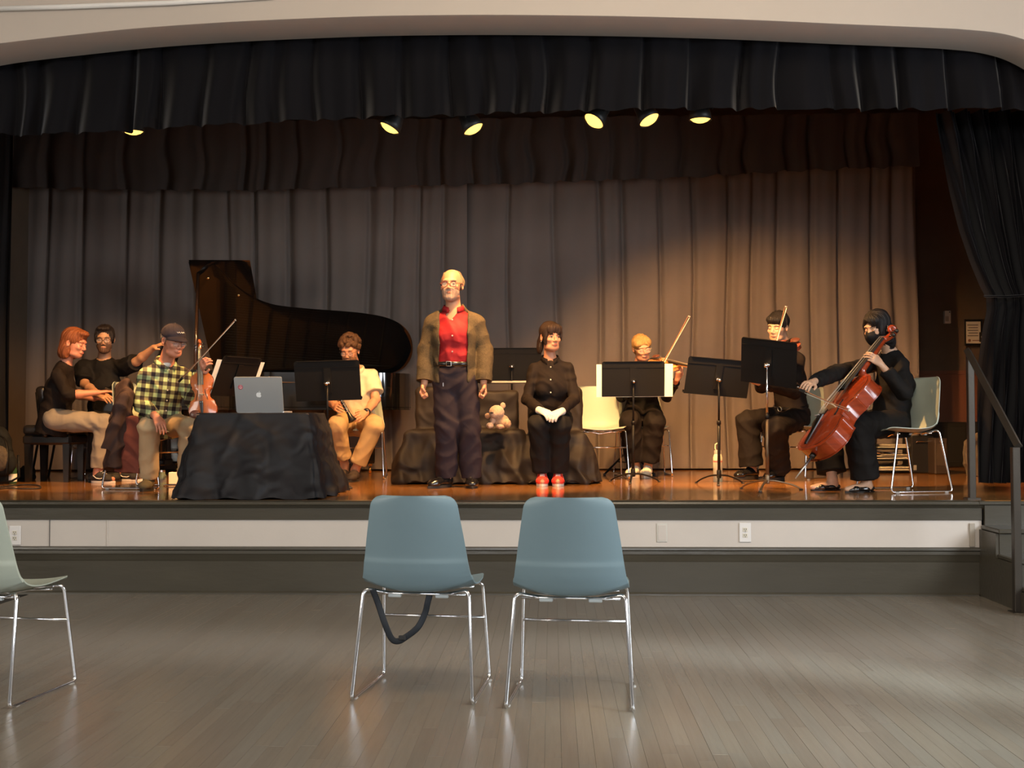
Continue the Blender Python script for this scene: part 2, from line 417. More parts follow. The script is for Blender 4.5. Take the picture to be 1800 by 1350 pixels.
def face_bits(body, hc, R, s, off, st):
    """eyes, brows, lips as sub-parts of the body"""
    hc = Vector(hc); Rr = Matrix(R); W = lambda p: hc+Rr@Vector(p)*s
    for sx in (-1, 1):
        if st.get('eyes', 'open') == 'open':
            m = MB(); m.ell(W((sx*.031, -.0765, .0025)), Vector((.0128, .0115, .0078))*s, 12, Rr); m.build('eye', mat('eye_white', (.36,.31,.27), .3, var=0), body, True, off)
            m = MB(); m.ell(W((sx*.031+st.get('look', 0)*.004, -.0868, .0020)), Vector((.0070, .0024, .0070))*s, 10, Rr); m.build('iris', mat('iris', st.get('iris', (.05,.03,.02)), .2, var=0), body, True, off)
            m = MB(); m.tube([W((sx*.031+t*.0145, -.0845-.002*(1-t*t)+abs(t)*.004, .0088-.0055*t*t)) for t in (-1,-.5,0,.5,1)], .0016*s, 5); m.build('eyelid', mat('lid_line', (.07,.035,.025), .6), body, True, off)
        else:
            m = MB(); m.tube([W((sx*.031+t*.0145, -.0858+abs(t)*.004, -.0035+.0035*t*t)) for t in (-1,-.5,0,.5,1)], .0017*s, 5); m.build('eyelash', mat('lid_line', (.07,.035,.025), .6), body, True, off)
        m = MB(); m.tube([W((sx*(.014+.036*t), -.0905+.018*t*t, .0235+.006*math.sin(pi*min(1, t*1.2)))) for t in (0,.25,.5,.75,1)], [.0018*s, .003*s, .0028*s, .0022*s, .001*s], 6); m.build('eyebrow', mat('brow_'+st['hairmat'], st.get('brow', (.08,.05,.03)), .8), body, True, off)
    if not st.get('nomouth'):
        m = MB()
        m.tube([W((t*.024, -.0950+abs(t)**2*.011, -.0555-.0022*abs(t)+(st.get('smile', 0))*abs(t)*.004)) for t in (-1,-.6,-.25,0,.25,.6,1)], [.001*s, .0027*s, .0034*s, .003*s, .0034*s, .0027*s, .001*s], 6)
        m.tube([W((t*.021, -.0945+abs(t)**2*.010, -.0625+.002*abs(t)+(st.get('smile', 0))*abs(t)*.004)) for t in (-1,-.5,0,.5,1)], [.001*s, .0034*s, .0042*s, .0034*s, .001*s], 6)
        m.build('lips', mat('lips_'+('f' if st.get('fem') else 'm'), (.50,.13,.10) if st.get('fem') else (.42,.15,.10), .45), body, True, off)
def glasses(parent, hc, R, s, off, m_, rnd=1.0, w_=.024, h_=.019, r=.0016, sq=2.2, label=None):
    hc = Vector(hc); Rr = Matrix(R); W = lambda p: hc+Rr@Vector(p)*s
    b = MB()
    for sx in (-1, 1):
        pts = []
        for k in range(24):
            a = 2*pi*k/24; c, q = math.cos(a), math.sin(a); cc = math.copysign(abs(c)**(2/sq), c); qq = math.copysign(abs(q)**(2/sq), q)
            pts.append(W((sx*.032+cc*w_, -.102+abs(sx*.032+cc*w_)*.12, -.001+qq*h_)))
        b.tube(pts, r*s, 6, closed=True)
        b.tube([W((sx*(.031+w_), -.096, .006)), W((sx*.073, -.075, .009)), W((sx*.081, .0, .009)), W((sx*.080, .022, -.004))], r*s, 6)
    b.tube([W((-.009, -.1005, .002)), W((0, -.106, .005)), W((.009, -.1005, .002))], r*s, 6)
    g = b.build('glasses', m_, parent, True, off)
    for sx in (-1, 1):
        l = MB(); pts = []
        for k in range(16):
            a = 2*pi*k/16; pts.append(W((sx*.032+math.cos(a)*w_*.95, -.1015+abs(sx*.032+math.cos(a)*w_)*.12, -.001+math.sin(a)*h_*.95)))
        l.add(pts+[W((sx*.032, -.1025+.004, -.001))], [(i, (i+1) % 16, 16) for i in range(16)])
        l.build('lens', mat('spectacle_glass', (.9,.93,.95), .05, alpha=.10, var=0), g, True, off)
    return g

def hair_field(hc, R, s, style):
    Rn = np.array(R); H = A3(hc); W = lambda p: H+Rn@A3(p)*s
    E = lambda c, r: ell(W(c), A3(r)*s, Rn)
    Hf = lambda c, n: half(W(c), Rn@A3(n))
    add = []; sub = []; k = .02; rnd = random.Random(hash(style) % 99 if False else len(style))
    cap = (0, .020, .044)
    if style == 'short':      # short dark crop, swept up
        add = [E(cap, (.082, .096, .084)), E((.064, -.005, .010), (.018, .050, .048)), E((-.064, -.005, .010), (.018, .050, .048)), E((0, -.035, .100), (.055, .050, .024))]
        sub = [Hf((0, -.072, .062), (0, .30, -1)) , E((0, -.105, .015), (.066, .070, .060)), Hf((0, .035, -.045), (0, .2, -1))]
        sub = [E((0, -.105, .0), (.062, .068, .074)), ('h', (0, -.02, -.030), (0, -.4, -1)), E((.085, .006, -.008), (.014, .020, .026)), E((-.085, .006, -.008), (.014, .020, .026))]
    elif style == 'fringe':   # thick straight black hair with a fringe
        add = [E(cap, (.086, .102, .094)), E((0, -.055, .072), (.072, .045, .038))]
        sub = [E((0, -.115, -.030), (.072, .062, .066)), ('h', (0, .02, -.020), (0, -.45, -1))]
    elif style == 'bald':     # bald crown, grey hair at the sides and a wisp on top
        add = [E((0, .034, .026), (.0865, .094, .076)), E((0, .02, .085), (.060, .070, .030))]
        sub = [E((0, -.028, .085), (.058, .075, .060)), E((0, -.085, .01), (.078, .083, .095)), ('h', (0, .02, -.040), (0, -.4, -1)), E((.085, .004, -.010), (.014, .020, .026)), E((-.085, .004, -.010), (.014, .020, .026))]
    elif style == 'curly':
        add = [E((0, .022, .052), (.084, .094, .086))]
        for i in range(170):
            a = rnd.uniform(0, 2*pi); z = rnd.uniform(-.35, 1); rr = math.sqrt(1-z*z)
            p = (math.cos(a)*rr*.090, .018+math.sin(a)*rr*.100, .058+z*.094)
            if p[1] < -.045 and p[2] < .066: continue
            if p[2] < .02 and p[1] < .0: continue
            q = rnd.uniform(.012, .020); add.append(E(p, (q, q, q)))
        sub = [E((0, -.108, -.005), (.064, .062, .068))]; k = .006
    elif style == 'bob':      # shoulder-length auburn hair, tucked behind the ear
        add = [E(cap, (.086, .104, .092)), E((0, .05, -.03), (.080, .070, .095)), E((0, .075, -.085), (.068, .045, .060)),
               E((.062, .03, -.075), (.026, .045, .065)), E((-.062, .03, -.075), (.026, .045, .065)), E((0, -.045, .095), (.060, .055, .030))]
        sub = [E((0, -.110, -.025), (.064, .080, .088)), E((.085, .005, -.012), (.018, .020, .026)), E((-.085, .005, -.012), (.018, .020, .026)), E((0, -.07, -.12), (.060, .075, .06))]
    elif style == 'bangs':    # dark brown, bangs over the forehead, tied behind
        add = [E(cap, (.085, .100, .090)), E((0, -.052, .072), (.070, .046, .040)), E((.030, -.082, .048), (.026, .014, .030)), E((-.030, -.082, .048), (.026, .014, .030)), E((.064, -.045, .015), (.014, .026, .050)), E((-.066, -.040, .0), (.014, .028, .065)),
               E((-.035, .085, -.02), (.040, .040, .045)), E((-.060, .075, -.075), (.026, .032, .062))]
        sub = [E((0, -.112, -.045), (.060, .060, .078)), ('h', (0, 0, -.135), (0, 0, -1)), E((.082, .005, -.02), (.016, .022, .03)), E((-.082, .005, -.02), (.016, .022, .03))]
    elif style == 'tied':     # blonde, parted and drawn back
        add = [E(cap, (.080, .100, .086)), E((0, .098, .005), (.034, .028, .034)), E((0, .115, -.05), (.022, .020, .055))]
        sub = [E((0, -.108, -.022), (.058, .070, .082)), ('h', (0, .03, -.080), (0, -.3, -1)), E((.086, .004, -.010), (.014, .018, .026)), E((-.086, .004, -.010), (.014, .018, .026)), E((0, -.10, -.08), (.07, .10, .06))]
        add = [E(cap, (.083, .103, .089)), E((0, .045, -.01), (.076, .066, .075)), E((0, .098, -.03), (.034, .028, .045)), E((.052, -.040, .062), (.030, .050, .040)), E((-.052, -.040, .062), (.030, .050, .040))]
    elif style == 'long':     # long black hair over the shoulders, parted fringe
        add = [E(cap, (.089, .106, .096)), E((.020, -.060, .068), (.062, .042, .046)), E((0, .06, -.05), (.086, .066, .10)), E((0, .085, -.12), (.074, .048, .07)),
               E((.070, -.030, -.01), (.018, .032, .075)), E((-.072, -.020, -.02), (.018, .034, .085))]
        sub = [E((-.012, -.116, -.008), (.050, .070, .080)), E((0, -.09, -.09), (.062, .08, .055)), ('h', (0, 0, -.185), (0, 0, -1))]
    elif style == 'under_cap':
        add = [E((0, .032, .020), (.079, .088, .070))]
        sub = [('h', (0, 0, .04), (0, 0, 1)), E((0, -.075, .0), (.08, .082, .110)), ('h', (0, .02, -.045), (0, -.3, -1))]
    elif style == 'beard':
        add = [E((0, -.030, -.040), (.0665, .066, .082)), E((0, -.057, -.094), (.040, .034, .026))]
        sub = [('h', (0, -.02, -.056), (0, .50, 1)), E((0, -.102, -.058), (.022, .018, .010)), Hf and ('h', (0, .02, 0), (0, 1, 0))]
    f = Field([a for a in add], .0048)
    for i, a in enumerate(add): f.add(a, k if i < 8 else .006)
    for q in sub:
        if isinstance(q, tuple): # clip away the part beyond the plane
            n = A3(q[2]); pr = half(W(q[1]), -(Rn@(n/np.linalg.norm(n)))); f.sub(pr, .006)
        else: f.sub(q, .008)
    return f, Rn, H
def hair(parent, hc, R, s, style, m_, off, name='hair', amp=.0028, freq=150):
    f, Rn, H = hair_field(hc, R, s, style)
    def wf(V):
        L = (V-H)@Rn; an = np.arctan2(L[:,0], L[:,1]+.05); 
        return amp*(np.sin(an*17+L[:,2]*25+2*np.sin(L[:,2]*30))*.7+np.sin(an*41+L[:,2]*35+1)*.5)
    return f.build(name, m_, parent, off, wfn=wf if amp else None)

def collar_mb(N, side, fwd, r=.072, h=.045, open_=.5):
    """a shirt collar: a folded band around the neck, open at the front"""
    b = MB(); rows = []; N = Vector(N); up = Vector((0,0,1)); side = Vector(side).normalized(); fwd = Vector(fwd).normalized()
    n = 28
    for rr, hh in ((r*.93, 0), (r*.90, h*.8), (r*.93, h), (r*1.04, h*.75), (r*1.16, .006)):
        row = []
        for k in range(n+1):
            a = -pi+open_+(2*pi-2*open_)*k/n   # angle 0 = back
            fr = abs(a)/pi; dip = -.035*max(0, fr-.45)/.55
            ext = .018*max(0, (fr-.82)/.18) if rr > r else 0
            row.append(N+side*math.sin(a)*rr*1.0-fwd*math.cos(a)*rr*1.02+up*(hh+dip-ext*.9)+fwd*ext*.2)
        rows.append(row)
    b.grid(rows); return b

SKIN = {'fair': (.50,.235,.135), 'rosy': (.50,.205,.125), 'tan': (.40,.21,.115), 'east': (.50,.295,.185)}
def skin(k): return mat('skin_'+k, SKIN[k], .48, bump=.06, bscale=240, var=.07, vscale=22, sub=.08)

def person(label, d0, J, st, group=None):
    """J: joints as (px, py, extra depth). A = picture-left side, B = picture-right side"""
    hd = d0
    j = {k: D(v[0], v[1], d0+(v[2] if len(v) > 2 else 0)) for k, v in J.items()}
    pel = j['pel']; neck = j['neck']; base = Vector((pel.x, pel.y, HS))
    if 'floor' in st: base = D(*st['floor'], d0); base.z = HS
    root = thing('person', label, 'person', base, 0, group); off = base
    hs = st.get('hs', 1.0); R = Rm(*st['face']); hc = j['head']; fem = st.get('fem')
    side = (j['shB']-j['shA']).normalized(); hside = (j['hpB']-j['hpA']).normalized()
    tors = (neck-pel).normalized(); fwd = tors.cross(side); fwd = -fwd if fwd.dot(Vector(st.get('front', (0,-1,0)))) < 0 else fwd
    fwd.normalize(); up = tors
    chest = j.get('chest', pel.lerp(neck, .66)); waist = pel.lerp(chest, .45)
    tw = st.get('tw', 1.0)*(.93 if fem else 1)
    a_, b_, c_ = head_prims(hc, R, hs, st.get('jaw', 1), fem)
    RM = Matrix(R); skull = hc+RM@Vector((0, .028, -.045))*hs
    pr = list(a_)
    pr += [(cone(skull, neck+up*.0, .050*hs*(.88 if fem else 1), .056*hs*(.88 if fem else 1)), .02)]
    T = [(ecap(pel, waist, (.150*tw, .105), (.128*tw, .098), hside), .04), (ecap(waist, chest, (.128*tw, .098), (.150*tw, .105), side), .04),
         (ecap(chest, neck-up*.03, (.150*tw, .105), (.075*tw, .062), side), .04)]
    for q in 'AB': T.append((cone(neck-up*.045, j['sh'+q], .050, .050*tw), .04))
    if fem:
        for sg in (-1, 1): T.append((ell(chest+fwd*.075-up*.035+side*sg*.065, (.050, .040, .050)), .04))
    pr += T
    arms = []; legs = []
    ar = st.get('arm', 1.0)*(.86 if fem else 1)
    for q in 'AB':
        sh, el, wr = j['sh'+q], j['el'+q], j['wr'+q]
        arms.append((cone(sh, el, .050*ar, .039*ar), .025)); arms.append((cone(el, el.lerp(wr, .35), .039*ar, .040*ar), .02)); arms.append((cone(el.lerp(wr, .35), wr, .040*ar, .026*ar), .02))
    lr = st.get('leg', 1.0)
    for q in 'AB':
        hp, kn, an = j['hp'+q], j['kn'+q], j['an'+q]
        legs.append((cone(hp, kn, .082*lr, .056*lr), .04)); legs.append((cone(kn, kn.lerp(an, .35), .054*lr, .054*lr), .03)); legs.append((cone(kn.lerp(an, .35), an, .054*lr, .036*lr), .02))
    pr += arms+legs
    hands = []; fines = [(np.array(hc), .15*hs)]
    for q in 'AB':
        if 'hand'+q in st:
            t, n, cu, ts = st['hand'+q][:4]
            hl = hand(j['wr'+q], D(t[0], t[1], d0+t[2]), n, cu, ts, st.get('hsz', 1)*(.92 if fem else 1))
            hands.append((q, hl)); fines.append((np.array(j['wr'+q].lerp(D(t[0], t[1], d0+t[2]), .5)), .11))
    feet = {}
    for q in 'AB':
        an = j['an'+q]; g = HS; td = Vector(st.get('toe'+q, (0,-1,0))).normalized()
        heel = Vector((an.x, an.y, g+st.get('soleh', .03)+.03))-td*.035; feet[q] = (heel, td)
        pr.append((cone(an, heel+td*.03, .036*lr, .034), .02)); pr.append((cone(heel+td*.02, heel+td*.15-Vector((0,0,.012)), .032, .024), .02)); pr.append((cone(heel+td*.12-Vector((0,0,.012)), heel+td*.20-Vector((0,0,.014)), .026, .018), .02))
    f = Field([p for p, k in pr]+[p for _, h_ in hands for p, k in h_], .0088, fines, .0047)
    for p, k in pr: f.add(p, k)
    for p, k in b_: f.sub(p, k)
    for p, k in c_: f.add(p, k)
    for q, hl in hands:
        for p, k in hl: f.add(p, k)
    body = f.build('body', skin(st['skin']), root, off)
    face_bits(body, hc, R, hs, off, st)
    # ---- shirt
    sm = st['shirt']; inf = st.get('infl', .014); se = st.get('sleeve', (1, 1)); parts = []
    hem = st.get('hem', .10)
    low = pel-up*hem
    S = ([] if st.get('tuck') else [(ecap(low, pel, (.165*tw, .125), (.160*tw, .118), hside, cuta=True, infl=inf), .03)])+[(ecap(pel, waist, (.150*tw, .105), (.132*tw, .100), hside, infl=inf), .04), (ecap(waist, chest, (.132*tw, .100), (.150*tw, .105), side, infl=inf), .04), (ecap(chest, neck-up*.03, (.150*tw, .105), (.075*tw, .062), side, infl=inf), .04)]
    for q in 'AB': S.append((cone(neck-up*.045, j['sh'+q], .050, .050*tw, infl=inf), .04))
    if fem:
        for sg in (-1, 1): S.append((ell(chest+fwd*.075-up*.035+side*sg*.065, (.050, .040, .050), infl=inf*.9), .04))
    for i, q in enumerate('AB'):
        sh, el, wr = j['sh'+q], j['el'+q], j['wr'+q]; e = se[i]; sl = st.get('slw', 1.0)
        if e > .5:
            t = (e-.5)*2; end = el.lerp(wr, t)
            S.append((cone(sh, el, .050*ar*sl, .042*ar*sl, infl=inf*.8), .010)); S.append((cone(el, end, .043*ar*sl, (.043-.012*t)*ar*sl, cutb=True, infl=inf), .015))
        else:
            end = sh.lerp(el, e*2); S.append((cone(sh, end, .052*ar*sl, .050*ar*sl, cutb=True, infl=inf), .02))
    f = Field([p for p, k in S], .0088)
    for p, k in S: f.add(p, k)
    Nw = np.array(neck); 
    f.sub(ell(neck+fwd*.02+up*.045, (.062, .062, .062)), .004)
    if st.get('vneck'): f.sub(rbox(neck+fwd*.10-up*.02, (.028, .07, .055), np.array(Matrix((side, fwd, up)).transposed())@np.array(Matrix.Rotation(pi/4, 3, 'Y')), .004), .004)
    if st.get('tuck'): f.sub(half(pel+up*st['tuck'], up), .003)
    shirt = f.build(st.get('shirt_name', 'shirt'), sm, root, off, wr=st.get('wrinkle', .006), ws=st.get('wsc', 15), seed=len(label) % 7)
    if st.get('collar'):
        cb = collar_mb(neck+up*(.002), side, fwd, .080*(.9 if fem else 1), .045, st.get('copen', .35)); c = cb.build('collar', st.get('collarmat', sm), root, True, off)
        so = c.modifiers.new('solid', 'SOLIDIFY'); so.thickness = .004
    if st.get('buttons'):
        ba, bb, nb = st['buttons']
        for i in range(nb):
            p = D(ba[0]+(bb[0]-ba[0])*i/max(1, nb-1), ba[1]+(bb[1]-ba[1])*i/max(1, nb-1), d0+ba[2]+(bb[2]-ba[2])*i/max(1, nb-1))
            # settle the button on the cloth
            o = CAMP; dr = (p-o).normalized(); vs = shirt.data.vertices; best = None
            q = surf_hit(shirt, off, o, dr)
            if q is None: continue
            m = MB(); m.ell(q-dr*.001, (.0062, .003, .0062), 10); m.build('button', st.get('btnmat', mat('button_pearl', (.62,.58,.5), .25)), shirt, True, off)
    # ---- trousers
    tm = st['trousers']; tl = st.get('hemt', (.93, .93)); hw = st.get('hemw', .062); kw = st.get('kneew', .068)
    P_ = [(ecap(pel-tors*.03, pel+tors*st.get('rise', .09), (.155*st.get('tw', 1)*(1.0), .115), (.136*tw, .104), hside, cutb=True, infl=.010), .03)]
    for i, q in enumerate('AB'):
        hp, kn, an = j['hp'+q], j['kn'+q], j['an'+q]; e = kn.lerp(an, tl[i])
        P_.append((cone(hp, kn, .092*lr, kw*lr, infl=.010), .035)); P_.append((cone(kn, e, kw*lr, hw*lr, cutb=True, infl=.008), .02))
    f = Field([p for p, k in P_], .009)
    for p, k in P_: f.add(p, k)
    tr = f.build(st.get('trousers_name', 'trousers'), tm, root, off, wr=st.get('twr', .006), ws=13, seed=3+len(label) % 5)
    # ---- shoes
    for i, q in enumerate('AB'):
        heel, td = feet[q]; h0 = st.get('soleh', .03); sdv = td.cross(Vector((0,0,1))); kind = st.get('shoe', 'black'); hb = Vector((heel.x, heel.y, HS))
        L = st.get('shoel', .275); wd = st.get('shoew', 1.0)
        # outline of the sole
        def outline(k_=1.0, g=0):
            pts = []
            for t in range(28):
                a = 2*pi*t/28; x = math.cos(a); y = math.sin(a); u = (1-x)/2
                wv = (.034+.014*math.sin(pi*min(1, u*1.15)**1.4))*wd*k_
                pts.append((y*wv*(1 if abs(x) < .9 else .9), -.035+(L)*u*1.0+g))
            return pts
        MM = Matrix((sdv, td, Vector((0,0,1)))).transposed()
        so = MB(); so.prism(outline(), .001, h0, MM, hb)
        upr = [(ecap(hb+Vector((0,0,h0+.032)), hb+td*.06+Vector((0,0,h0+.040)), (.037*wd, .045), (.038*wd, .042), sdv), .02),
               (ecap(hb+td*.06+Vector((0,0,h0+.030)), hb+td*(L-.115)+Vector((0,0,h0+.020)), (.038*wd, .040), (.043*wd, .030), sdv), .03),
               (ecap(hb+td*(L-.115)+Vector((0,0,h0+.018)), hb+td*(L-.075)+Vector((0,0,h0+.012)), (.043*wd, .030), (.034*wd, .022), sdv), .03)]
        if st.get('high'): upr.append((cone(hb+Vector((0,0,h0+.05)), hb+Vector((0,0,h0+.13)), .040, .042, cutb=True), .02))
        if kind == 'flat': upr = [(ecap(hb+Vector((0,0,h0+.020)), hb+td*.05+Vector((0,0,h0+.018)), (.034*wd, .026), (.034*wd, .022), sdv), .01), (ecap(hb+td*.05+Vector((0,0,h0+.016)), hb+td*(L-.115)+Vector((0,0,h0+.014)), (.034*wd, .022), (.041*wd, .024), sdv), .02), (ecap(hb+td*(L-.115)+Vector((0,0,h0+.014)), hb+td*(L-.070)+Vector((0,0,h0+.008)), (.041*wd, .024), (.026*wd, .014), sdv), .02)]
        f = Field([p for p, k in upr], .0055)
        for p, k in upr: f.add(p, k)
        f.sub(half(hb+Vector((0,0,h0-.004)), (0,0,1)), .002)
        if kind == 'flat': f.sub(ell(hb+td*.07+Vector((0,0,h0+.055)), (.030, .030, .030)) if False else ecap(hb+Vector((0,0,h0+.052)), hb+td*.12+Vector((0,0,h0+.052)), (.030,.030), (.030,.030), sdv), .004)
        sc = f.build('shoe', st['shoemat'], root, off)
        so.build('sole', st.get('solemat', st['shoemat']), sc, False, off)
        if st.get('laces'):
            lb = MB()
            for t in range(5):
                u = .075+t*.020; z = h0+.083-t*.0098
                lb.tube([hb+td*(u+(.008 if s_ > 0 else 0))+sdv*s_*.020+Vector((0,0,z-.006*abs(s_))) for s_ in (-1,-.4,.4,1)], .0028, 5)
            lb.build('laces', st['laces'], sc, True, off)
            if st.get('side'):
                for s_ in (-1, 1):
                    b = MB(); b.tube([hb+td*u+sdv*s_*(.0405+.004*math.sin(pi*u/.2))*wd+Vector((0,0,z)) for u, z in ((.02, h0+.045), (.06, h0+.022), (.10, h0+.018), (.15, h0+.034))], .0045, 6); b.build('stripe', st['side'], sc, True, off)
    # ---- hair
    if st.get('hair'): hair(root, hc, R, hs, st['hair'], st['hairm'], off, amp=.0034 if st['hair'] != 'curly' else .001)
    if st.get('beard'): hair(root, hc, R, hs, 'beard', st['beard'], off, 'beard', .0012)
    if st.get('glass'): glasses(root, hc, R, hs, off, *st['glass'])
    st['_'] = (root, off, j, hc, R, hs, side, fwd, up, body, shirt, tr)
    return root, off, j, st
def surf_hit(o, off, org, dr):
    l = Vector(org)-Vector(off)
    n = len(o.data.vertices); co = np.empty(n*3, dtype=np.float32); o.data.vertices.foreach_get('co', co); co = co.reshape(-1, 3)-np.array(l)
    d = np.array(dr); t = co@d; dist = np.linalg.norm(co-t[:, None]*d, axis=1); k = dist < .012
    if not k.any(): return None
    return Vector(org)+Vector(dr)*float(t[k].min())
# ============================================================ SETTING
YF = 7.48
XE = YP(1718, 900, YF).x           # right end of the stage front
XL, XR = -6.6, 6.1
def seam_floor_mat():
    m = mat('hall_floor_boards', (.098,.080,.064), .27, bump=.12, bscale=25, var=.22, vscale=7, stretch=(9, .7, 1), spec=.6)
    return m
# under-floor slab, then the boards themselves
b = MB(); b.box((0, 1.2, -.05), (13.2, 13.0, .09)); tag(b.build('floor', mat('subfloor', (.03,.025,.02), .8)), kind='structure')
floor = bpy.data.objects['floor']
fm = [mat('hall_board_%s' % k, c, .20, bump=.07, bscale=30, var=.09, vscale=5, stretch=(10, .8, 1), spec=.6) for k, c in (('brown', (.186,.158,.122)), ('grey', (.180,.158,.126)), ('dark', (.170,.144,.112)))]
bw = .057; cand = []; rng = random.Random(3)
for i in range(-60, 62):
    x = i*bw; y = 3.35+rng.uniform(-1.2, 0)
    while y < YF-.03:
        L = rng.uniform(.7, 1.9); y1 = min(YF-.028, y+L)
        if y1-y > .05 and y1 > 3.4: cand.append((x, y, y1))
        y = y1
def vis(c):
    p = (Vector((c[0], (c[1]+c[2])/2, 0))-CAMP); q = CR.transposed() @ p; u = q.x/-q.z*FPX; return abs(u) < 905
inn = sorted([c for c in cand if vis(c)], key=lambda c: c[1]+c[2])
near = inn[:290]; ns = set(near)
cache = {}
for c in near:
    L = round((c[2]-c[1])/.1)*.1 or .1
    key = (L, rng.randrange(3))
    L = c[2]-c[1]; key = (round(L, 1), key[1])
    if key not in cache:
        q = MB(); q.box((0, 0, .0035), (bw-.0003, 1.0, .009), bev=.0005); o = q.build('floor_board', fm[key[1]], floor); cache[key] = o.data
    else: o = link('floor_board', cache[key], None, floor)
    o.location = (c[0], (c[1]+c[2])/2, rng.uniform(-.0004, .0004)); o.scale = (1, c[2]-c[1]-.0008, 1); o.rotation_euler = (0, rng.uniform(-.006, .006), 0)
for k in range(3):
    q = MB()
    for n, c in enumerate(cand):
        if c not in ns and n % 3 == k: q.box((c[0], (c[1]+c[2])/2, .0035+rng.uniform(-.0004, .0004)), (bw-.0003, c[2]-c[1]-.0008, .009), bev=.0005)
    tag(q.build('floor_boards', fm[k], floor), kind='stuff')
# hall shell behind and beside the camera
white = mat('hall_wall_plaster', (.66,.63,.59), .7, bump=.03, var=.03)
def slab(name, a, c, m, kind='structure', parent=None):
    q = MB(); q.box([(a[i]+c[i])/2 for i in range(3)], [abs(c[i]-a[i]) for i in range(3)]); o = q.build(name, m, parent)
    if kind and not parent: tag(o, kind=kind)
    return o
slab('wall_rear', (XL, -5.1, 0), (XR, -5.0, 5.2), white)
slab('wall_left', (XL-.1, -5.1, 0), (XL, 13.2, 5.2), white); slab('wall_right', (XR, -5.1, 0), (XR+.1, 13.2, 5.2), white)
slab('ceiling', (XL, -5.1, 5.2), (XR, 13.2, 5.3), white)
# windows of the hall: frames with glazing bars (outside the frame, they are what the floor and the chrome reflect)
wf = mat('window_paint', (.5,.5,.48), .4); pane = mat('window_pane', (.5,.6,.7), .1, spec=.6)
def window(n, c, ax, W_, H_):
    q = MB(); x, y, z = c
    for t in (-1, -1/3, 1/3, 1):
        q.box((x+(t*W_/2 if ax == 'x' else 0), y+(0 if ax == 'x' else t*W_/2), z), (.06 if ax == 'x' else .08, .08 if ax == 'x' else .06, H_))
    for t in (-1, 0, 1): q.box((x, y, z+t*H_/2), (W_ if ax == 'x' else .08, .08 if ax == 'x' else W_, .06))
    tag(q.build('window_%d' % n, wf), kind='structure')
window(1, (.5, -4.9, 2.5), 'x', 6.5, 2.0); window(2, (XR-.06, 3.6, 2.3), 'y', 2.6, 1.9); window(3, (XL+.06, 2.6, 2.5), 'y', 3.0, 1.9)

# ---- stage front
green = mat('olive_black_gloss_paint', (.058,.050,.035), .30, bump=.12, bscale=35, var=.15, vscale=9, stretch=(.25,1,1), spec=.6)
cream = mat('cream_wall_paint', (.52,.465,.41), .55, bump=.03, bscale=90, var=.05, vscale=3)
def xprof(name, prof, x0, x1, m, parent=None, n=1):
    q = MB(); k = len(prof); V = [(x0, y, z) for y, z in prof]+[(x1, y, z) for y, z in prof]
    F = [tuple(range(k)), tuple(range(2*k-1, k-1, -1))]+[(i, k+i, k+(i+1) % k, (i+1) % k) for i in range(k)]
    q.add(V, F); o = q.build(name, m, parent, auto=35)
    if not parent: tag(o, kind='structure')
    return o
XS = -5.6
xprof('trim_1', [(YF+.12, .595), (YF+.12, .617), (YF-.010, .617), (YF-.026, .611), (YF-.030, .602), (YF-.026, .592), (YF-.008, .588), (YF-.004, .578), (YF+.004, .570), (YF+.12, .570)], XS, XE+.06, green)
slab('trim_2', (XS, YF, .495), (XE+.03, YF+.1, .571), green)
slab('wall_front', (XS, YF+.012, .30), (XE+.03, YF+.1, .497), cream)
xprof('trim_3', [(YF+.1, .22), (YF+.1, .318), (YF-.004, .318), (YF-.018, .312), (YF-.020, .300), (YF-.010, .292), (YF-.012, .272), (YF-.004, .262), (YF-.002, .236), (YF+.004, .226), (YF+.006, .22)], XS, XE+.03, green)
slab('baseboard_front', (XS, YF+.006, .015), (XE+.03, YF+.1, .225), green)
xprof('trim_4', [(YF+.02, 0), (YF+.02, .026), (YF+.0, .024), (YF-.012, .014), (YF-.014, 0)], XS, XE, green)
for i, x in enumerate((86, 188)):
    p = YP(x, 940, YF); q = MB(); q.box((p.x, YF+.010, .398), (.009 if i else .005, .006, .188), bev=.001); tag(q.build('trim_%d' % (5+i), cream if i else mat('joint_dark', (.12,.11,.10), .8)), kind='structure')
p = YP(1712, 940, YF); q = MB(); q.box((p.x-.01, YF+.006, .398), (.034, .014, .150), bev=.002); tag(q.build('trim_7', mat('corner_strip', (.36,.31,.25), .6)), kind='structure')
# stage floor: narrow glossy boards
def stage_mat():
    m = mat('stage_floor_varnished_oak', (.46,.215,.062), .13, bump=.05, bscale=12, var=.22, vscale=4, stretch=(.6, 14, 1), coat=.5, col2=(.30,.125,.033))
    nt = m.node_tree; N = nt.nodes; L = nt.links; b = N['Principled BSDF']
    tc = N.new('ShaderNodeTexCoord'); br = N.new('ShaderNodeTexBrick'); br.inputs['Scale'].default_value = 1
    br.inputs['Brick Width'].default_value = 1.1; br.inputs['Row Height'].default_value = .057; br.inputs['Mortar Size'].default_value = .0012
    br.inputs['Color1'].default_value = (1,1,1,1); br.inputs['Color2'].default_value = (.80,.78,.74,1); br.inputs['Mortar'].default_value = (.25,.22,.2,1)
    L.new(tc.outputs['Object'], br.inputs['Vector'])
    old = b.inputs['Base Color'].links[0].from_socket
    mx = N.new('ShaderNodeMix'); mx.data_type = 'RGBA'; mx.blend_type = 'MULTIPLY'; mx.inputs['Factor'].default_value = 1
    L.new(old, mx.inputs['A']); L.new(br.outputs['Color'], mx.inputs['B']); L.new(mx.outputs['Result'], b.inputs['Base Color'])
    return m
slab('stage_floor', (XS, YF+.10, .56), (XR-.8, 13.1, HS), stage_mat())
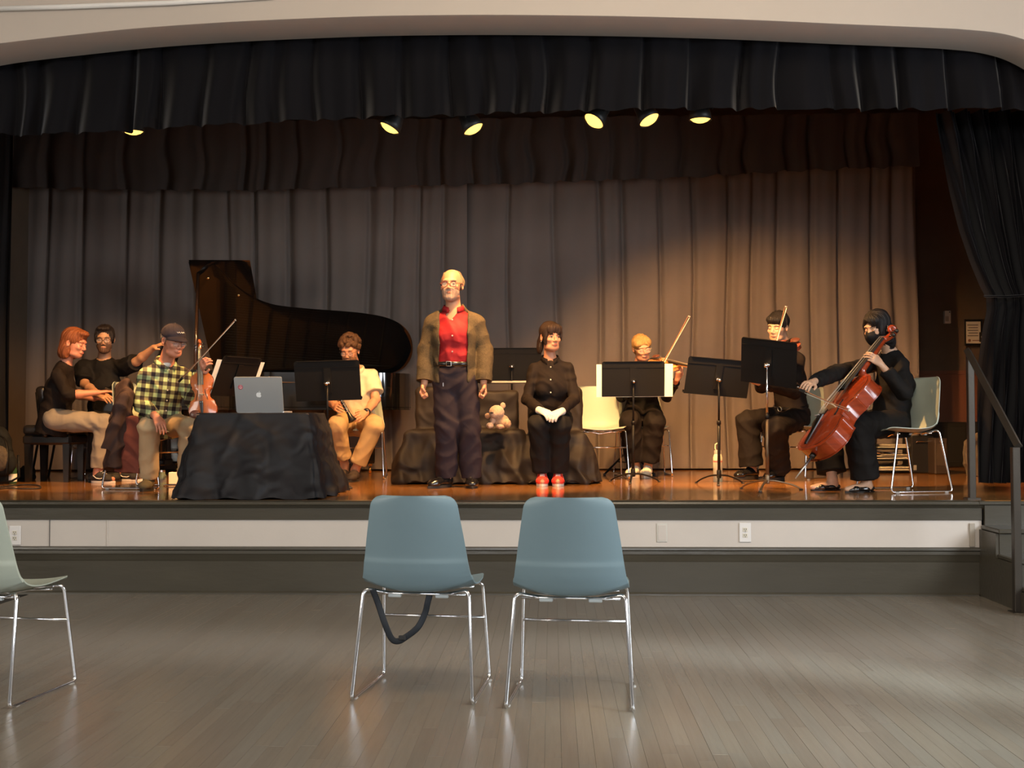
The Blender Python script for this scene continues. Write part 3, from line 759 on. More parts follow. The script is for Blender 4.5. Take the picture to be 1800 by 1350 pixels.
slab('stage_floor_side', (XE, YF+.06, .56), (XR-.8, YF+.1, HS), bpy.data.materials['stage_floor_varnished_oak'])
slab('stage_base', (XS, YF+.12, .0), (XR-.8, 13.1, .56), mat('stage_base_black', (.02,.02,.02), .8))

# ---- steps on the right
steps = thing('stage_steps', 'dark green painted wooden steps at the right end of the stage', 'steps', (XE, YF, 0))
off = Vector((XE, YF, 0))
SW = 1.35; tdp = .275
for i in range(3):
    zt = HS-.154*(i+1); y1 = YF-tdp*i; y0 = YF-tdp*(i+1)
    q = MB(); q.box((XE+SW/2+.02+.0, (y1+y0)/2-.012, zt-.014), (SW, tdp+.024, .028), bev=.006); q.build('tread', green, steps, off=off)
    q = MB(); q.box((XE+SW/2+.02, y0+.004, (zt-.028)/2), (SW-.02, .02, zt-.028)); q.build('riser', green, steps, off=off)
    q = MB(); q.box((XE+.022, (y0+y1)/2, (zt-.028)/2), (.026, tdp, zt-.028)); q.build('side_panel', green, steps, off=off)
q = MB(); q.box((XE+SW/2+.02, YF-.008, HS-.087), (SW-.04, .024, .135)); q.build('riser', green, steps, off=off)
q = MB(); q.box((XE+SW/2+.01, YF-.008, HS-.012), (SW+.02, .05, .024), bev=.006); q.build('tread_nosing', green, steps, off=off)
# handrail
ra = P(1695, 868, HS); ra = Vector((ra.x, YF+.14, HS)); rx = XE-.06
ra = Vector((D(1695, 868, YF+.18).x, YF+.16, HS)); rb_ = D(1789, 1086, 6.72); rb_.z = 0.0
t = thing('handrail', 'dark metal handrail on two square posts beside the stage steps', 'handrail', ra)
rm = mat('rail_metal', (.055,.045,.035), .42, metal=.6, bump=.05)
q = MB(); q.box((0, 0, .475), (.042, .042, .95), bev=.003); q.box((0,0,.006), (.085,.085,.012)); q.build('post', rm, t)
dv = rb_-ra; q = MB(); q.box((dv.x, dv.y, dv.z+.49), (.044, .044, .98), bev=.003); q.box((dv.x,dv.y,dv.z+.006), (.085,.085,.012)); q.build('post', rm, t)
q = MB(); q.tube([Vector((-.012, .01, .985)), dv+Vector((.012, -.02, .985))], .026, 4, up=(0,0,1)); q.build('top_rail', rm, t)

# ---- proscenium
def interp(pts, x):
    xs = [p[0] for p in pts]; ys = [p[1] for p in pts]; return float(np.interp(x, xs, ys))
YA = 7.60; YB = 7.97
face = [(-330,150),(-250,126),(-150,103),(-60,86),(0,76),(112,63),(225,51),(330,43),(450,36),(625,29),(760,26.5),(900,26),(1100,28.5),(1300,34),(1480,42),(1650,49),(1700,52),(1750,57),(1790,66),(1820,78),(1850,96),(1880,124),(1905,165),(1920,220)]
F3 = [YP(x, y, YA) for x, y in face]
F3 = [p for p in F3]
q = MB(); Vf = []; 
jl = Vector((F3[0].x, YA, HS)); jr = Vector((F3[-1].x, YA, 0))
line = [Vector((F3[0].x-.001, YA, 0))]+F3+[Vector((F3[-1].x+.001, YA, 0))]
sm = bez(line, 5)
sm = [p for p in sm]
SOFF = .02
rows = [[(p.x, YA, p.z) for p in sm], [(p.x, YA, 5.2 if 0 < i < len(sm)-1 else 5.2) for i, p in enumerate(sm)]]
q.grid(rows); q.box(((XL+F3[0].x)/2, YA+.18, 2.6), (F3[0].x-XL, .36, 5.2)); q.box(((XR+F3[-1].x)/2, YA+.18, 2.6), (XR-F3[-1].x, .36, 5.2))
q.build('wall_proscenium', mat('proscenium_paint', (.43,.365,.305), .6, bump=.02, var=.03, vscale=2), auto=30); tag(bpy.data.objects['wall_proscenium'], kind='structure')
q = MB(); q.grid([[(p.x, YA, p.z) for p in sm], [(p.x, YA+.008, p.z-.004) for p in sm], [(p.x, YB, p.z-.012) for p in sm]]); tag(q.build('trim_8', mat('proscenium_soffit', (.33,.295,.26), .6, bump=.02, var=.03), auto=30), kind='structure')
q = MB(); q.tube([YP(-60, 17, YA-.02), YP(120, 12, YA-.02), YP(300, 5, YA-.02), YP(480, -6, YA-.02)], .018, 8); tag(q.build('trim_9', white, smooth=True), kind='structure')

# ---- curtains
def curtain(name, label, px0, px1, Y, ztop, hem, pw, amp, m, seed, flare=0.0, groove=.035, hemwave=0, parent=None, group=None, edge=None, taper=0):
    r = random.Random(seed); x0 = YP(px0, 675, Y).x; x1 = YP(px1, 675, Y).x
    cuts = [x0]
    while cuts[-1] < x1: cuts.append(cuts[-1]+pw*r.uniform(.62, 1.4))
    cuts = np.array(cuts); ph = np.array([r.uniform(0, 6.28) for _ in cuts]); dp = np.array([r.uniform(.55, 1.15) for _ in cuts]); gw = np.array([r.uniform(.6, 1.5) for _ in cuts])*groove
    n = int((x1-x0)/.011); nz = 30 if ztop-hem(0) > 1.5 else 22
    xs = np.linspace(x0, x1, n); V = []
    zb = np.array([hem(x) for x in xs])
    for k in range(nz+1):
        v = k/nz; v = v**.8 if flare else v   # 0 top, 1 hem
        z = ztop+(zb-ztop)*v
        xx = xs+.016*np.sin(2.1*v*3+xs*1.7)+.008*np.sin(7*v+xs*5)
        i = np.clip(np.searchsorted(cuts, xx)-1, 0, len(cuts)-2)
        w_ = cuts[i+1]-cuts[i]; t = (xx-cuts[i])/w_; dl = np.minimum(t, 0.0+0*t)
        g = 1-dp[i]*np.exp(-((t*w_)/gw[i])**2)-dp[i+1]*np.exp(-(((1-t)*w_)/(gw[i]*.55))**2)
        g += .22*np.sin(pi*t)+.10*np.sin(2*pi*t*2+ph[i]+v*2)
        a = amp*(1+flare*v**3)*(.85+.3*v)
        y = Y-a*g-.012*np.sin(xx*2.3+v*1.5)
        if flare:
            s_ = np.exp(-((t-.5)/.26)**2)*v**4; y -= .05*flare*s_*np.sin(ph[i]); z = z+hemwave*(v**6)*(np.cos(2*pi*t)*.6*dp[i])
        else: z = z+hemwave*(v**8)*g*.5
        V.append(np.stack([xs+taper*0, y, z], 1))
    m_ = nz+1; V = np.array(V).reshape(-1, 3)
    idx = np.arange(m_*n).reshape(m_, n); Q = np.stack([idx[:-1,:-1], idx[1:,:-1], idx[1:,1:], idx[:-1,1:]], -1).reshape(-1, 4)
    o = link(name, new_mesh(name, V, Q), m, parent)
    if not parent: tag(o, label, 'curtain', group)
    return o, V.reshape(m_, n, 3)
taupe = mat('taupe_curtain', (.165,.135,.118), .9, bump=.10, bscale=300, var=.10, vscale=2, spec=.12)
vel = mat('midnight_velvet', (.0034,.0029,.0040), .7, bump=.08, bscale=250, var=.15, vscale=3, spec=.10, sheen=.22)
gap = 815
curtain('stage_curtain', 'left half of the pleated grey brown backdrop curtain behind the piano', 26, 822, 12.02, 4.3, lambda x: HS+.012, .36, .062, taupe, 11, group=None, hemwave=.01)
curtain('stage_curtain', 'right half of the pleated grey brown backdrop curtain behind the string players', 815, 1612, 12.10, 4.3, lambda x: HS+.012, .36, .062, taupe, 23, hemwave=.01)
bpy.data.objects['stage_curtain.001']
def hemf(pts, Y):
    w_ = [(YP(x, y, Y).x, YP(x, y, Y).z) for x, y in pts]; return lambda x: interp(w_, x)
o, _ = curtain('valance', 'short pleated brown valance hanging in front of the backdrop curtain', 18, 1617, 11.62, 4.25, hemf([(18,332),(200,336),(450,338),(600,334),(750,328),(900,326),(1050,320),(1200,314),(1350,306),(1450,301),(1617,294)], 11.62), .33, .05, mat('taupe_valance', (.060,.050,.045), .9, bump=.10, bscale=300, var=.10, vscale=2, spec=.1), 5, flare=.3, groove=.05, hemwave=.03)
o['category'] = 'valance'
o, _ = curtain('valance', 'midnight black velvet valance under the plaster arch at the stage front', -260, 2000, 8.12, 4.4, hemf([(-260,250),(0,240),(200,242),(400,239),(550,232),(800,226),(1000,222),(1300,216),(1600,214),(1900,212)], 8.12) if False else hemf([(-260,246),(0,240),(200,241),(275,232),(400,227),(500,220),(650,212),(900,206),(1125,199),(1350,197),(1640,200),(2000,200)], 8.12), .30, .050, vel, 9, flare=1.0, groove=.06, hemwave=.022)
o['category'] = 'valance'
# batten with the lamps
SPX = [234,684,833,1043,1142,1231]; SPY = [232,226,228,214,212,211]
q = MB(); q.tube([SPOTS[0][0]+Vector((-.9,.03,.20)), SPOTS[0][0]+Vector((0,.02,.21))]+[a+Vector((0,.02,.21)) for a, _ in SPOTS[1:]]+[SPOTS[-1][0]+Vector((.9,.0,.22))], .024, 10); bt = tag(q.build('lighting_batten', mat('black_pipe', (.012,.012,.012), .5), smooth=True), 'black lighting pipe running behind the velvet valance', 'pipe')
for i in (0, 2, 5):
    q = MB(); p = SPOTS[i][0]+Vector((.12,.02,.21)); q.tube([p, Vector((p.x, p.y, 5.19))], .008, 6); q.build('hanger', bpy.data.materials['black_pipe'], bt, True)
for i, (a, t_) in enumerate(SPOTS):
    dr = Vector([(0,.06,-1),(-.45,-.10,-.85),(.45,-.10,-.85),(-.50,-.32,-.8),(.42,-.25,-.85),(0,.03,-1)][i]).normalized(); M = dr.to_track_quat('Z', 'Y').to_matrix()
    th = thing('stage_lamp', ['small glowing stage lamp furthest left below the valance', 'glowing stage lamp left of the curtain split, tilted down to the right', 'glowing stage lamp nearest above the standing man', 'glowing stage lamp above the seated woman in white gloves', 'glowing stage lamp between two others above the blonde violinist', 'glowing stage lamp furthest right under the valance'][i], 'lamp', a, 0, 'stage lamps on the pipe')
    q = MB(); q.lathe([(.035,-.20),(.055,-.18),(.062,-.10),(.078,-.045),(.084,0),(.079,0),(.07,-.03)], 20, M); q.build('housing', bpy.data.materials['black_pipe'], th, True)
    q = MB(); q.lathe([(1e-5,.022),(.03,.018),(.055,.008),(.076,-.010)], 24, M); q.build('lens', mat('lamp_glow', (.3,.2,.08), .3, emit=(1,.56,.11), estr=2.6, var=0), th, True)
    q = MB(); c_ = YP(900, 675, 8.42); zb = YP(SPX[i], SPY[i]-8, 8.42).z-a.z; q.tube([M@Vector((.088,0,-.08)), M@Vector((.088,0,-.08))+Vector((0,0,.16)), Vector((0,.02,.20)), M@Vector((-.088,0,-.08))+Vector((0,0,.16)), M@Vector((-.088,0,-.08))], .006, 6); yk = q.build('yoke', bpy.data.materials['black_pipe'], th, True); q = MB(); q.box((0,.02,.21), (.05,.07,.07), bev=.01); q.build('clamp', bpy.data.materials['black_pipe'], yk)
# black leg curtain at the left wing
curtain('leg_curtain', 'dark side curtain hanging at the far left wing', -330, 22, 10.9, 4.3, lambda x: HS+.01, .22, .05, mat('dark_leg_cloth', (.018,.0165,.016), .85, spec=.1, bump=.08, bscale=300), 31)
# main curtain drawn aside on the right, gathered by a tie
def main_curtain():
    prof = [(200,1648),(260,1662),(330,1676),(400,1692),(460,1712),(500,1729),(522,1741),(545,1742),(580,1735),(640,1728),(720,1724),(790,1721),(846,1719)]
    rows = []; Y = 8.55; nz = 60; n = 240
    for k in range(nz+1):
        py = 196+(849-196)*k/nz; px = interp(prof, py) if False else float(np.interp(py, [a for a, _ in prof], [b_ for _, b_ in prof]))
        L = YP(px, py, Y); Rr = YP(1990-40*math.exp(-((py-525)/90)**2), py, Y); row = []
        for i in range(n+1):
            t = i/n; x = L.x+(Rr.x-L.x)*t; w_ = (Rr.x-L.x)
            dens = 1+.8*math.exp(-((py-525)/80)**2)
            y = Y+.055*math.sin(2*pi*(t*11+.4*math.sin(k*.06)+.25*math.sin(t*9)))*(.7+.3*dens)-.03*math.sin(2*pi*t*25)
            if t < .02: y += .04
            row.append((x, y, max(L.z, HS+.006)))
        rows.append(row)
    q = MB(); q.grid(rows); o = q.build('main_curtain', vel, None, True)
    tag(o, 'midnight black velvet main curtain drawn aside at the right edge', 'curtain')
    q = MB(); a = YP(1738, 521, Y-.10); q.tube([a+Vector((.0,.08,.01)), a+Vector((.12,-.03,-.005)), a+Vector((.5,-.04,.015)), a+Vector((.9,0,.05))], .022, 8, ry=.35); q.build('tieback', vel, o, True)
main_curtain()
# ---- back wall of the stage, right
slab('wall_back', (XL, 12.9, HS), (XR, 13.0, 5.2), mat('stage_wall_umber', (.105,.074,.048), .8, bump=.05, bscale=80))
ws = 12.9
p0 = YP(1590, 655, ws); 
slab('trim_10', (p0.x, ws-.035, p0.z-.02), (5.3, ws, p0.z+.02), mat('wainscot_maroon', (.15,.062,.038), .45, bump=.1, bscale=20, stretch=(1,1,.2)))
slab('wall_wainscot', (p0.x, ws-.018, HS+.0), (5.3, ws, p0.z-.02), bpy.data.materials['wainscot_maroon'])
slab('stage_side_wall', (5.30, YA+.37, HS), (5.36, 12.9, 5.2), bpy.data.materials['stage_wall_umber'])
slab('stage_left_wall', (-5.66, YA+.37, 0), (-5.6, 12.9, 5.2), bpy.data.materials['stage_wall_umber'])
# wall items
def plate(name, label, cat, px0, py0, px1, py1, Y, dep, m, parts=None):
    a = YP(px0, py0, Y); b_ = YP(px1, py1, Y); c = (a+b_)/2; W_ = abs(b_.x-a.x); H_ = abs(a.z-b_.z)
    t = thing(name, label, cat, (c.x, Y, c.z)); q = MB(); q.box((0, -dep/2, 0), (W_, dep, H_), bev=.003); bo = q.build('body', m, t)
    if parts: parts(t, bo, W_, H_, dep)
    return t
ivory = mat('ivory_plastic', (.60,.55,.45), .4, var=.03); dk = mat('slot_dark', (.02,.02,.02), .6)
def interc(t, bo, W_, H_, d):
    q = MB(); q.box((-.01, -d-.004, -.02), (W_*.5, .008, H_*.4), bev=.002); q.build('speaker_grille', mat('tan_plastic', (.42,.35,.25), .5), t)
    q = MB(); q.box((.02, -d-.003, .055), (.012, .006, .012)); q.build('button', dk, t)
plate('wall_intercom', 'small cream intercom box mounted on the dark stage wall', 'intercom', 1658, 547, 1669, 569, ws, .05, ivory, interc)
def plac(t, bo, W_, H_, d):
    q = MB(); q.box((-.006, -d-.001, .0), (W_*.80, .003, H_*.82)); q.build('notice', mat('notice_paper', (.60,.56,.48), .6), t)
    q = MB()
    for i in range(5):
        q.box((-.012+(.004 if i % 2 else 0), -d-.003, H_*(.28-.10*i)), (W_*(.52 if i % 2 else .60), .001, .010))
    q.build('text_lines', mat('ink_grey', (.13,.11,.10), .7), t)
    q = MB(); q.lathe([(1e-5,0),(.016,0),(.016,.002)], 12, Matrix.Rotation(pi/2, 3, 'X'), (-.05, -d-.002, -H_*.30)); q.box((.02, -d-.003, -H_*.30), (.08, .001, .010)); q.build('emblem', mat('emblem_brown', (.22,.10,.06), .7), t)
plate('wall_notice', 'framed notice hanging on the dark wall beside the main curtain', 'notice', 1694.5, 561.5, 1727, 608, ws-.05, .02, mat('black_frame', (.012,.012,.012), .35), plac)
def swi(t, bo, W_, H_, d):
    for i in range(3):
        q = MB(); q.box(((i-1)*.026, -d-.005, 0), (.009, .012, .020), bev=.002); q.build('switch', ivory, t)
plate('switch_plate', 'dark switch plate with three small switches right of the notice', 'switch', 1721, 584, 1737, 601, ws-.08, .012, mat('bronze_plate', (.05,.04,.03), .4, metal=.5), swi)
# outlets on the stage front
for (x0, y0, x1, y1, lb) in ((17,924,37,958,'white wall outlet on the stage front behind the left chair'), (1299,919,1320,953,'white wall outlet on the stage front under the tall music stands')):
    def so(t, bo, W_, H_, d):
        for s_ in (-1, 1):
            q = MB(); q.box((0, -d-.0015, s_*.019), (.030, .003, .026), bev=.001); f = q.build('socket', ivory, t)
            q = MB(); q.box((-.006, -d-.0035, s_*.019+.003), (.003, .001, .010)); q.box((.006, -d-.0035, s_*.019+.003), (.003, .001, .010)); q.box((0, -d-.0035, s_*.019-.008), (.005, .001, .005)); q.build('slots', dk, f)
        q = MB(); q.box((0, -d-.001, 0), (.005, .002, .005)); q.build('screw', mat('steel', (.5,.5,.5), .3, metal=1), t)
    plate('wall_outlet', lb, 'outlet', x0, y0, x1, y1, YF+.012, .009, mat('outlet_white', (.66,.63,.60), .4, var=.02), so)
def blk(t, bo, W_, H_, d):
    q = MB(); q.box((0, -d-.001, 0), (W_*.74, .002, H_*.82), bev=.0005); q.build('cover', cream, t)
plate('blank_plate', 'blank cream cover plate on the stage front wall', 'cover plate', 1154, 920, 1173, 953, YF+.012, .006, mat('blank_plate_cream', (.56,.53,.47), .5), blk)
# ============================================================ CHAIRS
chrome = mat('chrome_tube', (.74,.74,.76), .12, metal=1, var=.02)
shell_blue = mat('slate_blue_shell', (.178,.258,.290), .42, bump=.04, bscale=400, var=.03)
shell_mint = mat('pale_mint_shell', (.38,.42,.35), .42, bump=.04, bscale=400, var=.03)
def shell_mesh():
    prof = bez([(0, .225, .440), (0, .20, .452), (0, .10, .447), (0, -.03, .438), (0, -.12, .437), (0, -.172, .458), (0, -.200, .505), (0, -.214, .56), (0, -.232, .66), (0, -.250, .76), (0, -.262, .843)], 9)
    s = [0]
    for i in range(1, len(prof)): s.append(s[-1]+(prof[i]-prof[i-1]).length)
    T = s[-1]; n = 20; top = []; 
    for i, p in enumerate(prof):
        a = s[i]; 
        w_ = float(np.interp(a, [0, .12, .30, .42, .50, .62, T], [.218, .232, .236, .232, .222, .205, .176]))
        for e, r in ((a, .05), (T-a, .045)):
            if e < r: w_ -= r-math.sqrt(max(0, r*r-(r-e)**2))
        vert = min(1, max(0, (a-.33)/.14)); tan = (prof[min(i+1, len(prof)-1)]-prof[max(i-1, 0)]).normalized(); nr = Vector((0, tan.z, -tan.y))  # towards the sitter
        if nr.z < 0 and vert < .5: nr = -nr
        nr = Vector((0, abs(tan.z), abs(tan.y)*max(0, 1-vert*1.6)))+Vector((0, 0, .75*math.exp(-((a-.40)/.055)**2)))
        row = []
        for k in range(n+1):
            u = -1+2*k/n; lift = (.050*vert+.020*(1-vert)+.018*math.exp(-((a-.36)/.1)**2))*abs(u)**2.2
            row.append(Vector((u*w_, p.y, p.z))+nr*lift)
        top.append((row, nr, a))
    V = []; 
    th = .0055
    for row, nr, a in top: V += [r+nr*th*.5 for r in row]
    m = len(top)
    for row, nr, a in top:
        st = .0055*(1/(1+math.exp((a-.535)/.003)))   # the moulded step low on the back
        V += [r-nr*(th*.5+(st if a > .40 else 0)) for r in row]
    F = []; N = n+1; o = m*N
    for i in range(m-1):
        for k in range(n):
            F.append((i*N+k, i*N+k+1, (i+1)*N+k+1, (i+1)*N+k)); F.append((o+i*N+k, o+(i+1)*N+k, o+(i+1)*N+k+1, o+i*N+k+1))
    for k in range(n):
        F.append((k, o+k, o+k+1, k+1)); a = (m-1)*N+k; F.append((a, a+1, o+a+1, o+a))
    for i in range(m-1):
        a = i*N; F.append((a, a+N, o+a+N, o+a)); a = i*N+n; F.append((a, o+a, o+a+N, a+N))
    q = MB(); q.add(V, F); return q
SH = None
def make_chair(label, m, group):
    global SH
    t = thing('stacking_chair', label, 'chair', (0,0,0), 0, group)
    sh = shell_mesh().build('seat_shell', m, t, auto=50)
    for sx in (-1, 1):
        q = MB(); q.tube(rod([(sx*.11, -.10, .424), (sx*.222, -.165, .452), (sx*.250, -.250, .010), (sx*.240, .235, .010), (sx*.222, .165, .440), (sx*.11, .12, .432)], .0078, .03, 6), .0078, 10)
        f = q.build('sled_leg', chrome, t, True)
        for y in (-.20, .19):
            g = MB(); g.box((sx*.2475, y, .006), (.020, .030, .012), bev=.003); g.build('glide', mat('clear_glide', (.35,.34,.32), .3), f)
    q = MB(); q.tube([(-.228, .184, .285), (.228, .184, .285)], .0062, 8); q.build('crossbar', chrome, t, True)
    q = MB(); q.tube(rod([(-.19, .13, .425), (-.08, .13, .420), (.0, .11, .405), (.08, .13, .420), (.19, .13, .425)], .006, .02), .006, 8); q.build('under_seat_frame', chrome, t, True); q = MB(); q.tube([(-.2, -.12, .428), (.2, -.12, .428)], .006, 8); q.build('rear_crossbar', chrome, t, True)
    for sx in (-1, 1):
        q = MB(); q.box((sx*.10, -.12, .420), (.055, .022, .014), bev=.003); q.build('clip', mat('clip_plastic', (.55,.60,.60), .4), t)
    return t
def fit(t, loc, wld):
    """least-squares rigid placement on the floor"""
    lx = sum(p[0] for p in loc)/len(loc); ly = sum(p[1] for p in loc)/len(loc); wx = sum(p.x for p in wld)/len(wld); wy = sum(p.y for p in wld)/len(wld)
    s = c = 0
    for l, w_ in zip(loc, wld):
        a, b_ = l[0]-lx, l[1]-ly; u, v = w_.x-wx, w_.y-wy; c += a*u+b_*v; s += a*v-b_*u
    an = math.atan2(s, c); t.rotation_euler = (0, 0, an); t.location = (wx-(lx*math.cos(an)-ly*math.sin(an)), wy-(lx*math.sin(an)+ly*math.cos(an)), wld[0].z)
    return an
RL, RR_, FL, FR = (-.25, -.25), (.25, -.25), (-.24, .235), (.24, .235)
c1 = make_chair('slate blue plastic chair with chrome legs, left of the front pair, strap hanging under it', shell_blue, 'blue chairs facing the stage')
fit(c1, [RL, RR_, FL, FR], [P(614, 1236), P(833, 1242), P(678, 1190), P(858, 1196)])
c2 = dup(c1, label='slate blue plastic chair with chrome legs, right of the front pair, no strap')
fit(c2, [RL, RR_, FL, FR], [P(888, 1250), P(1114, 1256), P(918, 1201), P(1110, 1206)])
c3 = make_chair('pale mint plastic chair cut off by the left edge of the picture', shell_mint, 'mint chairs')
fit(c3, [RR_, FR], [P(24, 1247), P(126, 1204)])
def stage_chair(loc, face_deg, label):   # face_deg: 0 = facing the audience, 90 = facing picture right
    c = dup(c3, Vector((loc[0], loc[1], HS)), R_(180+face_deg), label, 'mint chairs'); return c
# shoulder bag strap hanging under the first chair
def ribbon(pts, w_, th, seg=8, up=(1,0,0)):
    q = MB(); q.tube(bez(pts, seg), w_/2, 8, ry=th/w_ , up=up); return q
q = ribbon([D(655,1036,4.72), D(665,1062,4.72), D(676,1095,4.70), D(688,1122,4.70), D(700,1127,4.70), D(716,1118,4.70), D(735,1102,4.70), D(747,1078,4.72), D(752,1058,4.72), D(758,1034,4.74)], .026, .004, up=(0,1,0))
st_ = tag(q.build('bag_strap', mat('black_webbing', (.012,.016,.022), .6, bump=.2, bscale=300), None, True), 'black webbing strap looping down under the left slate blue chair', 'strap')
q = MB(); q.box(D(707,1121,4.695), (.030,.010,.020), bev=.003); q.build('buckle', dk, st_)

# ============================================================ MUSIC STANDS
blackm = mat('black_enamel', (.007,.0065,.006), .5, bump=.03, var=.1, spec=.2)
bronze = mat('worn_bronze_tube', (.20,.14,.085), .35, metal=.7)
paper = mat('sheet_paper', (.74,.70,.60), .7, var=.03)
def stand(label, base, dc, yaw, tilt, roll=0, W_=.51, H_=.335, legang=0, tube_m=None, group='music stands on the stage', slots=False, legr=.23):
    base = Vector(base); base.z = HS; t = thing('music_stand', label, 'music stand', base, 0, group); tube_m = tube_m or blackm
    dc = Vector(dc)-base
    q = MB()
    hub = Vector((0,0,.075)); q.lathe([(.016,0.05),(.019,.06),(.019,.11),(.012,.125)], 14); q.build('hub', tube_m, t, True)
    for k in range(3):
        a = R_(legang+120*k); u = Vector((math.cos(a), math.sin(a), 0)); q = MB()
        q.tube(bez([hub+u*.012, hub+u*.08+Vector((0,0,-.006)), hub+u*legr*.75+Vector((0,0,-.035)), u*legr+Vector((0,0,.008))], 5), [.011]*6+[.0095]*10, 8, ry=.7); l = q.build('leg', tube_m, t, True)
        g = MB(); g.box(u*legr+Vector((0,0,.006)), (.026,.026,.012), bev=.004); g.build('rubber_foot', dk, l)
    M = Matrix.Rotation(R_(yaw), 3, 'Z') @ Matrix.Rotation(R_(tilt), 3, 'X') @ Matrix.Rotation(R_(roll), 3, 'Y')
    # local desk frame: -y = reader side, +y = back
    nb = M @ Vector((0, 1, 0)); cl = dc+nb*.035
    top = Vector((cl.x*.0+dc.x+nb.x*.030, dc.y+nb.y*.030, dc.z-.02))
    q = MB(); q.tube([Vector((0,0,.08)), Vector((top.x*.0, top.y*.0, .08)).lerp(top, .0)+Vector((0,0,.30)), top*1.0], .0125, 12); 
    lo = MB(); lo.tube([Vector((0,0,.08)), Vector((0,0,.08)).lerp(top, .55)], .0125, 12); po = lo.build('pole', tube_m, t, True)
    up_ = MB(); up_.tube([Vector((0,0,.08)).lerp(top, .53), top], .0085, 12); up_.build('inner_pole', chrome if tube_m is bronze else tube_m, t, True)
    cf = MB(); cf.tube([Vector((0,0,.08)).lerp(top, .53), Vector((0,0,.08)).lerp(top, .57)], .017, 12); cf.build('collar', blackm, po, True)
    # desk outline with rounded upper corners
    o = []; r = .022
    for sx, sz in ((-1,-1), (1,-1), (1,1), (-1,1)):
        rr = r if sz > 0 else .006; cx, cz = sx*(W_/2-rr), sz*(H_/2-rr); a0 = {(-1,-1):pi, (1,-1):-pi/2, (1,1):0, (-1,1):pi/2}[(sx,sz)]
        for k in range(5): a = a0+pi/2*k/4; o.append((cx+rr*math.cos(a), cz+rr*math.sin(a)))
    MX = M @ Matrix(((1,0,0),(0,0,-1),(0,1,0)))  # prism z -> -y
    q = MB(); q.prism(o, -.0015, .0015, MX, dc); 
    q.box(dc+M@Vector((0, -.028, -H_/2)), (W_, .056, .003), M); q.box(dc+M@Vector((0, -.055, -H_/2+.008)), (W_, .003, .018), M)
    q.box(dc+M@Vector((0, .006, H_/2-.003)), (W_-.05, .010, .004), M)
    dk_ = q.build('desk', blackm, t)
    q = MB(); q.box(dc+M@Vector((0, .0035, H_/2-.055)), (W_-.01, .004, .004), M); q.box(dc+M@Vector((0, .006, .0)), (.055, .009, .20), M); q.build('bracket', blackm, t)
    q = MB(); q.tube([top+M@Vector((-.022,.0,0)), top+M@Vector((.022,.0,0))], .014, 12); kb = q.build('clamp', chrome, t, True)
    q = MB(); q.ell(top+nb*.022, (.016,.016,.016), 10); q.build('knob', chrome, kb, True)
    return t, dc+base, M
def sheets(label, dc, M, x0, x1, z0, z1, m=None, dy=-.004, n=1, group='sheet music on the stands', name='sheet_music'):
    q = MB(); M = Matrix(M)
    q.box(Vector(dc)+M@Vector(((x0+x1)/2, dy, (z0+z1)/2)), (abs(x1-x0), .0025, abs(z1-z0)), M); o = q.build(name, m or paper, None, off=None)
    tag(o, label, 'sheet music', group)
    b = MB()
    for i in range(7):
        z = z1-.03-(z1-z0-.05)*i/7
        b.box(Vector(dc)+M@Vector(((x0+x1)/2, dy-.0016, z)), (abs(x1-x0)*.84, .0006, .006), M)
        if name == 'folder': b.v = []; b.f = []
    if b.v: b.build('notation', mat('ink_grey', (.13,.11,.10), .7), o)
    return o
s1, dc, M = stand('music stand beside the laptop, desk seen from its side', D(412,850,8.9), D(416,662,8.85), -116, -24, 0, W_=.44, H_=.33, legang=40)
sheets('open white sheets on the stand beside the laptop, seen edge on', dc, M, -.27, .27, -.15, .13)
s2, dc, M = stand('black music stand in front of the curly haired clarinettist', D(577,858,9.0), D(576,669,9.05), 182, -14, 1.5, W_=.52, H_=.325, legang=90)
sheets('yellowed score on the stand facing the clarinettist', dc, M, -.20, .20, -.14, .13)
s3, dc, M = stand('music stand behind the shrouded seats, between the standing man and the seated woman', D(899,840,10.6), D(900,640,10.4), 180, -10, 0, W_=.54, H_=.30, legang=60)
s4, dc, M = stand('black music stand with wide white pages in front of the blonde violinist', D(1113,848,9.62), D(1113,666,9.62), 181, -10, .3, W_=.53, H_=.30, legang=20, legr=.24)
sheets('wide white pages sticking out on both sides of the violinist stand', dc, M, -.335, .31, -.155, .125)
s5, dc, M = stand('black music stand with a tilted desk beside the water bottle', D(1264,852,9.32), D(1262,663,9.3), 186, -14, -5, W_=.53, H_=.31, legang=20, legr=.22)
bpy.data.objects
s6, dc, M = stand('tall music stand with bronze tube and steeply turned desk before the cello', D(1349,864,8.5), D(1351,637,8.5), 145, -16, -9, W_=.44, H_=.35, legang=8, tube_m=bronze, legr=.26)

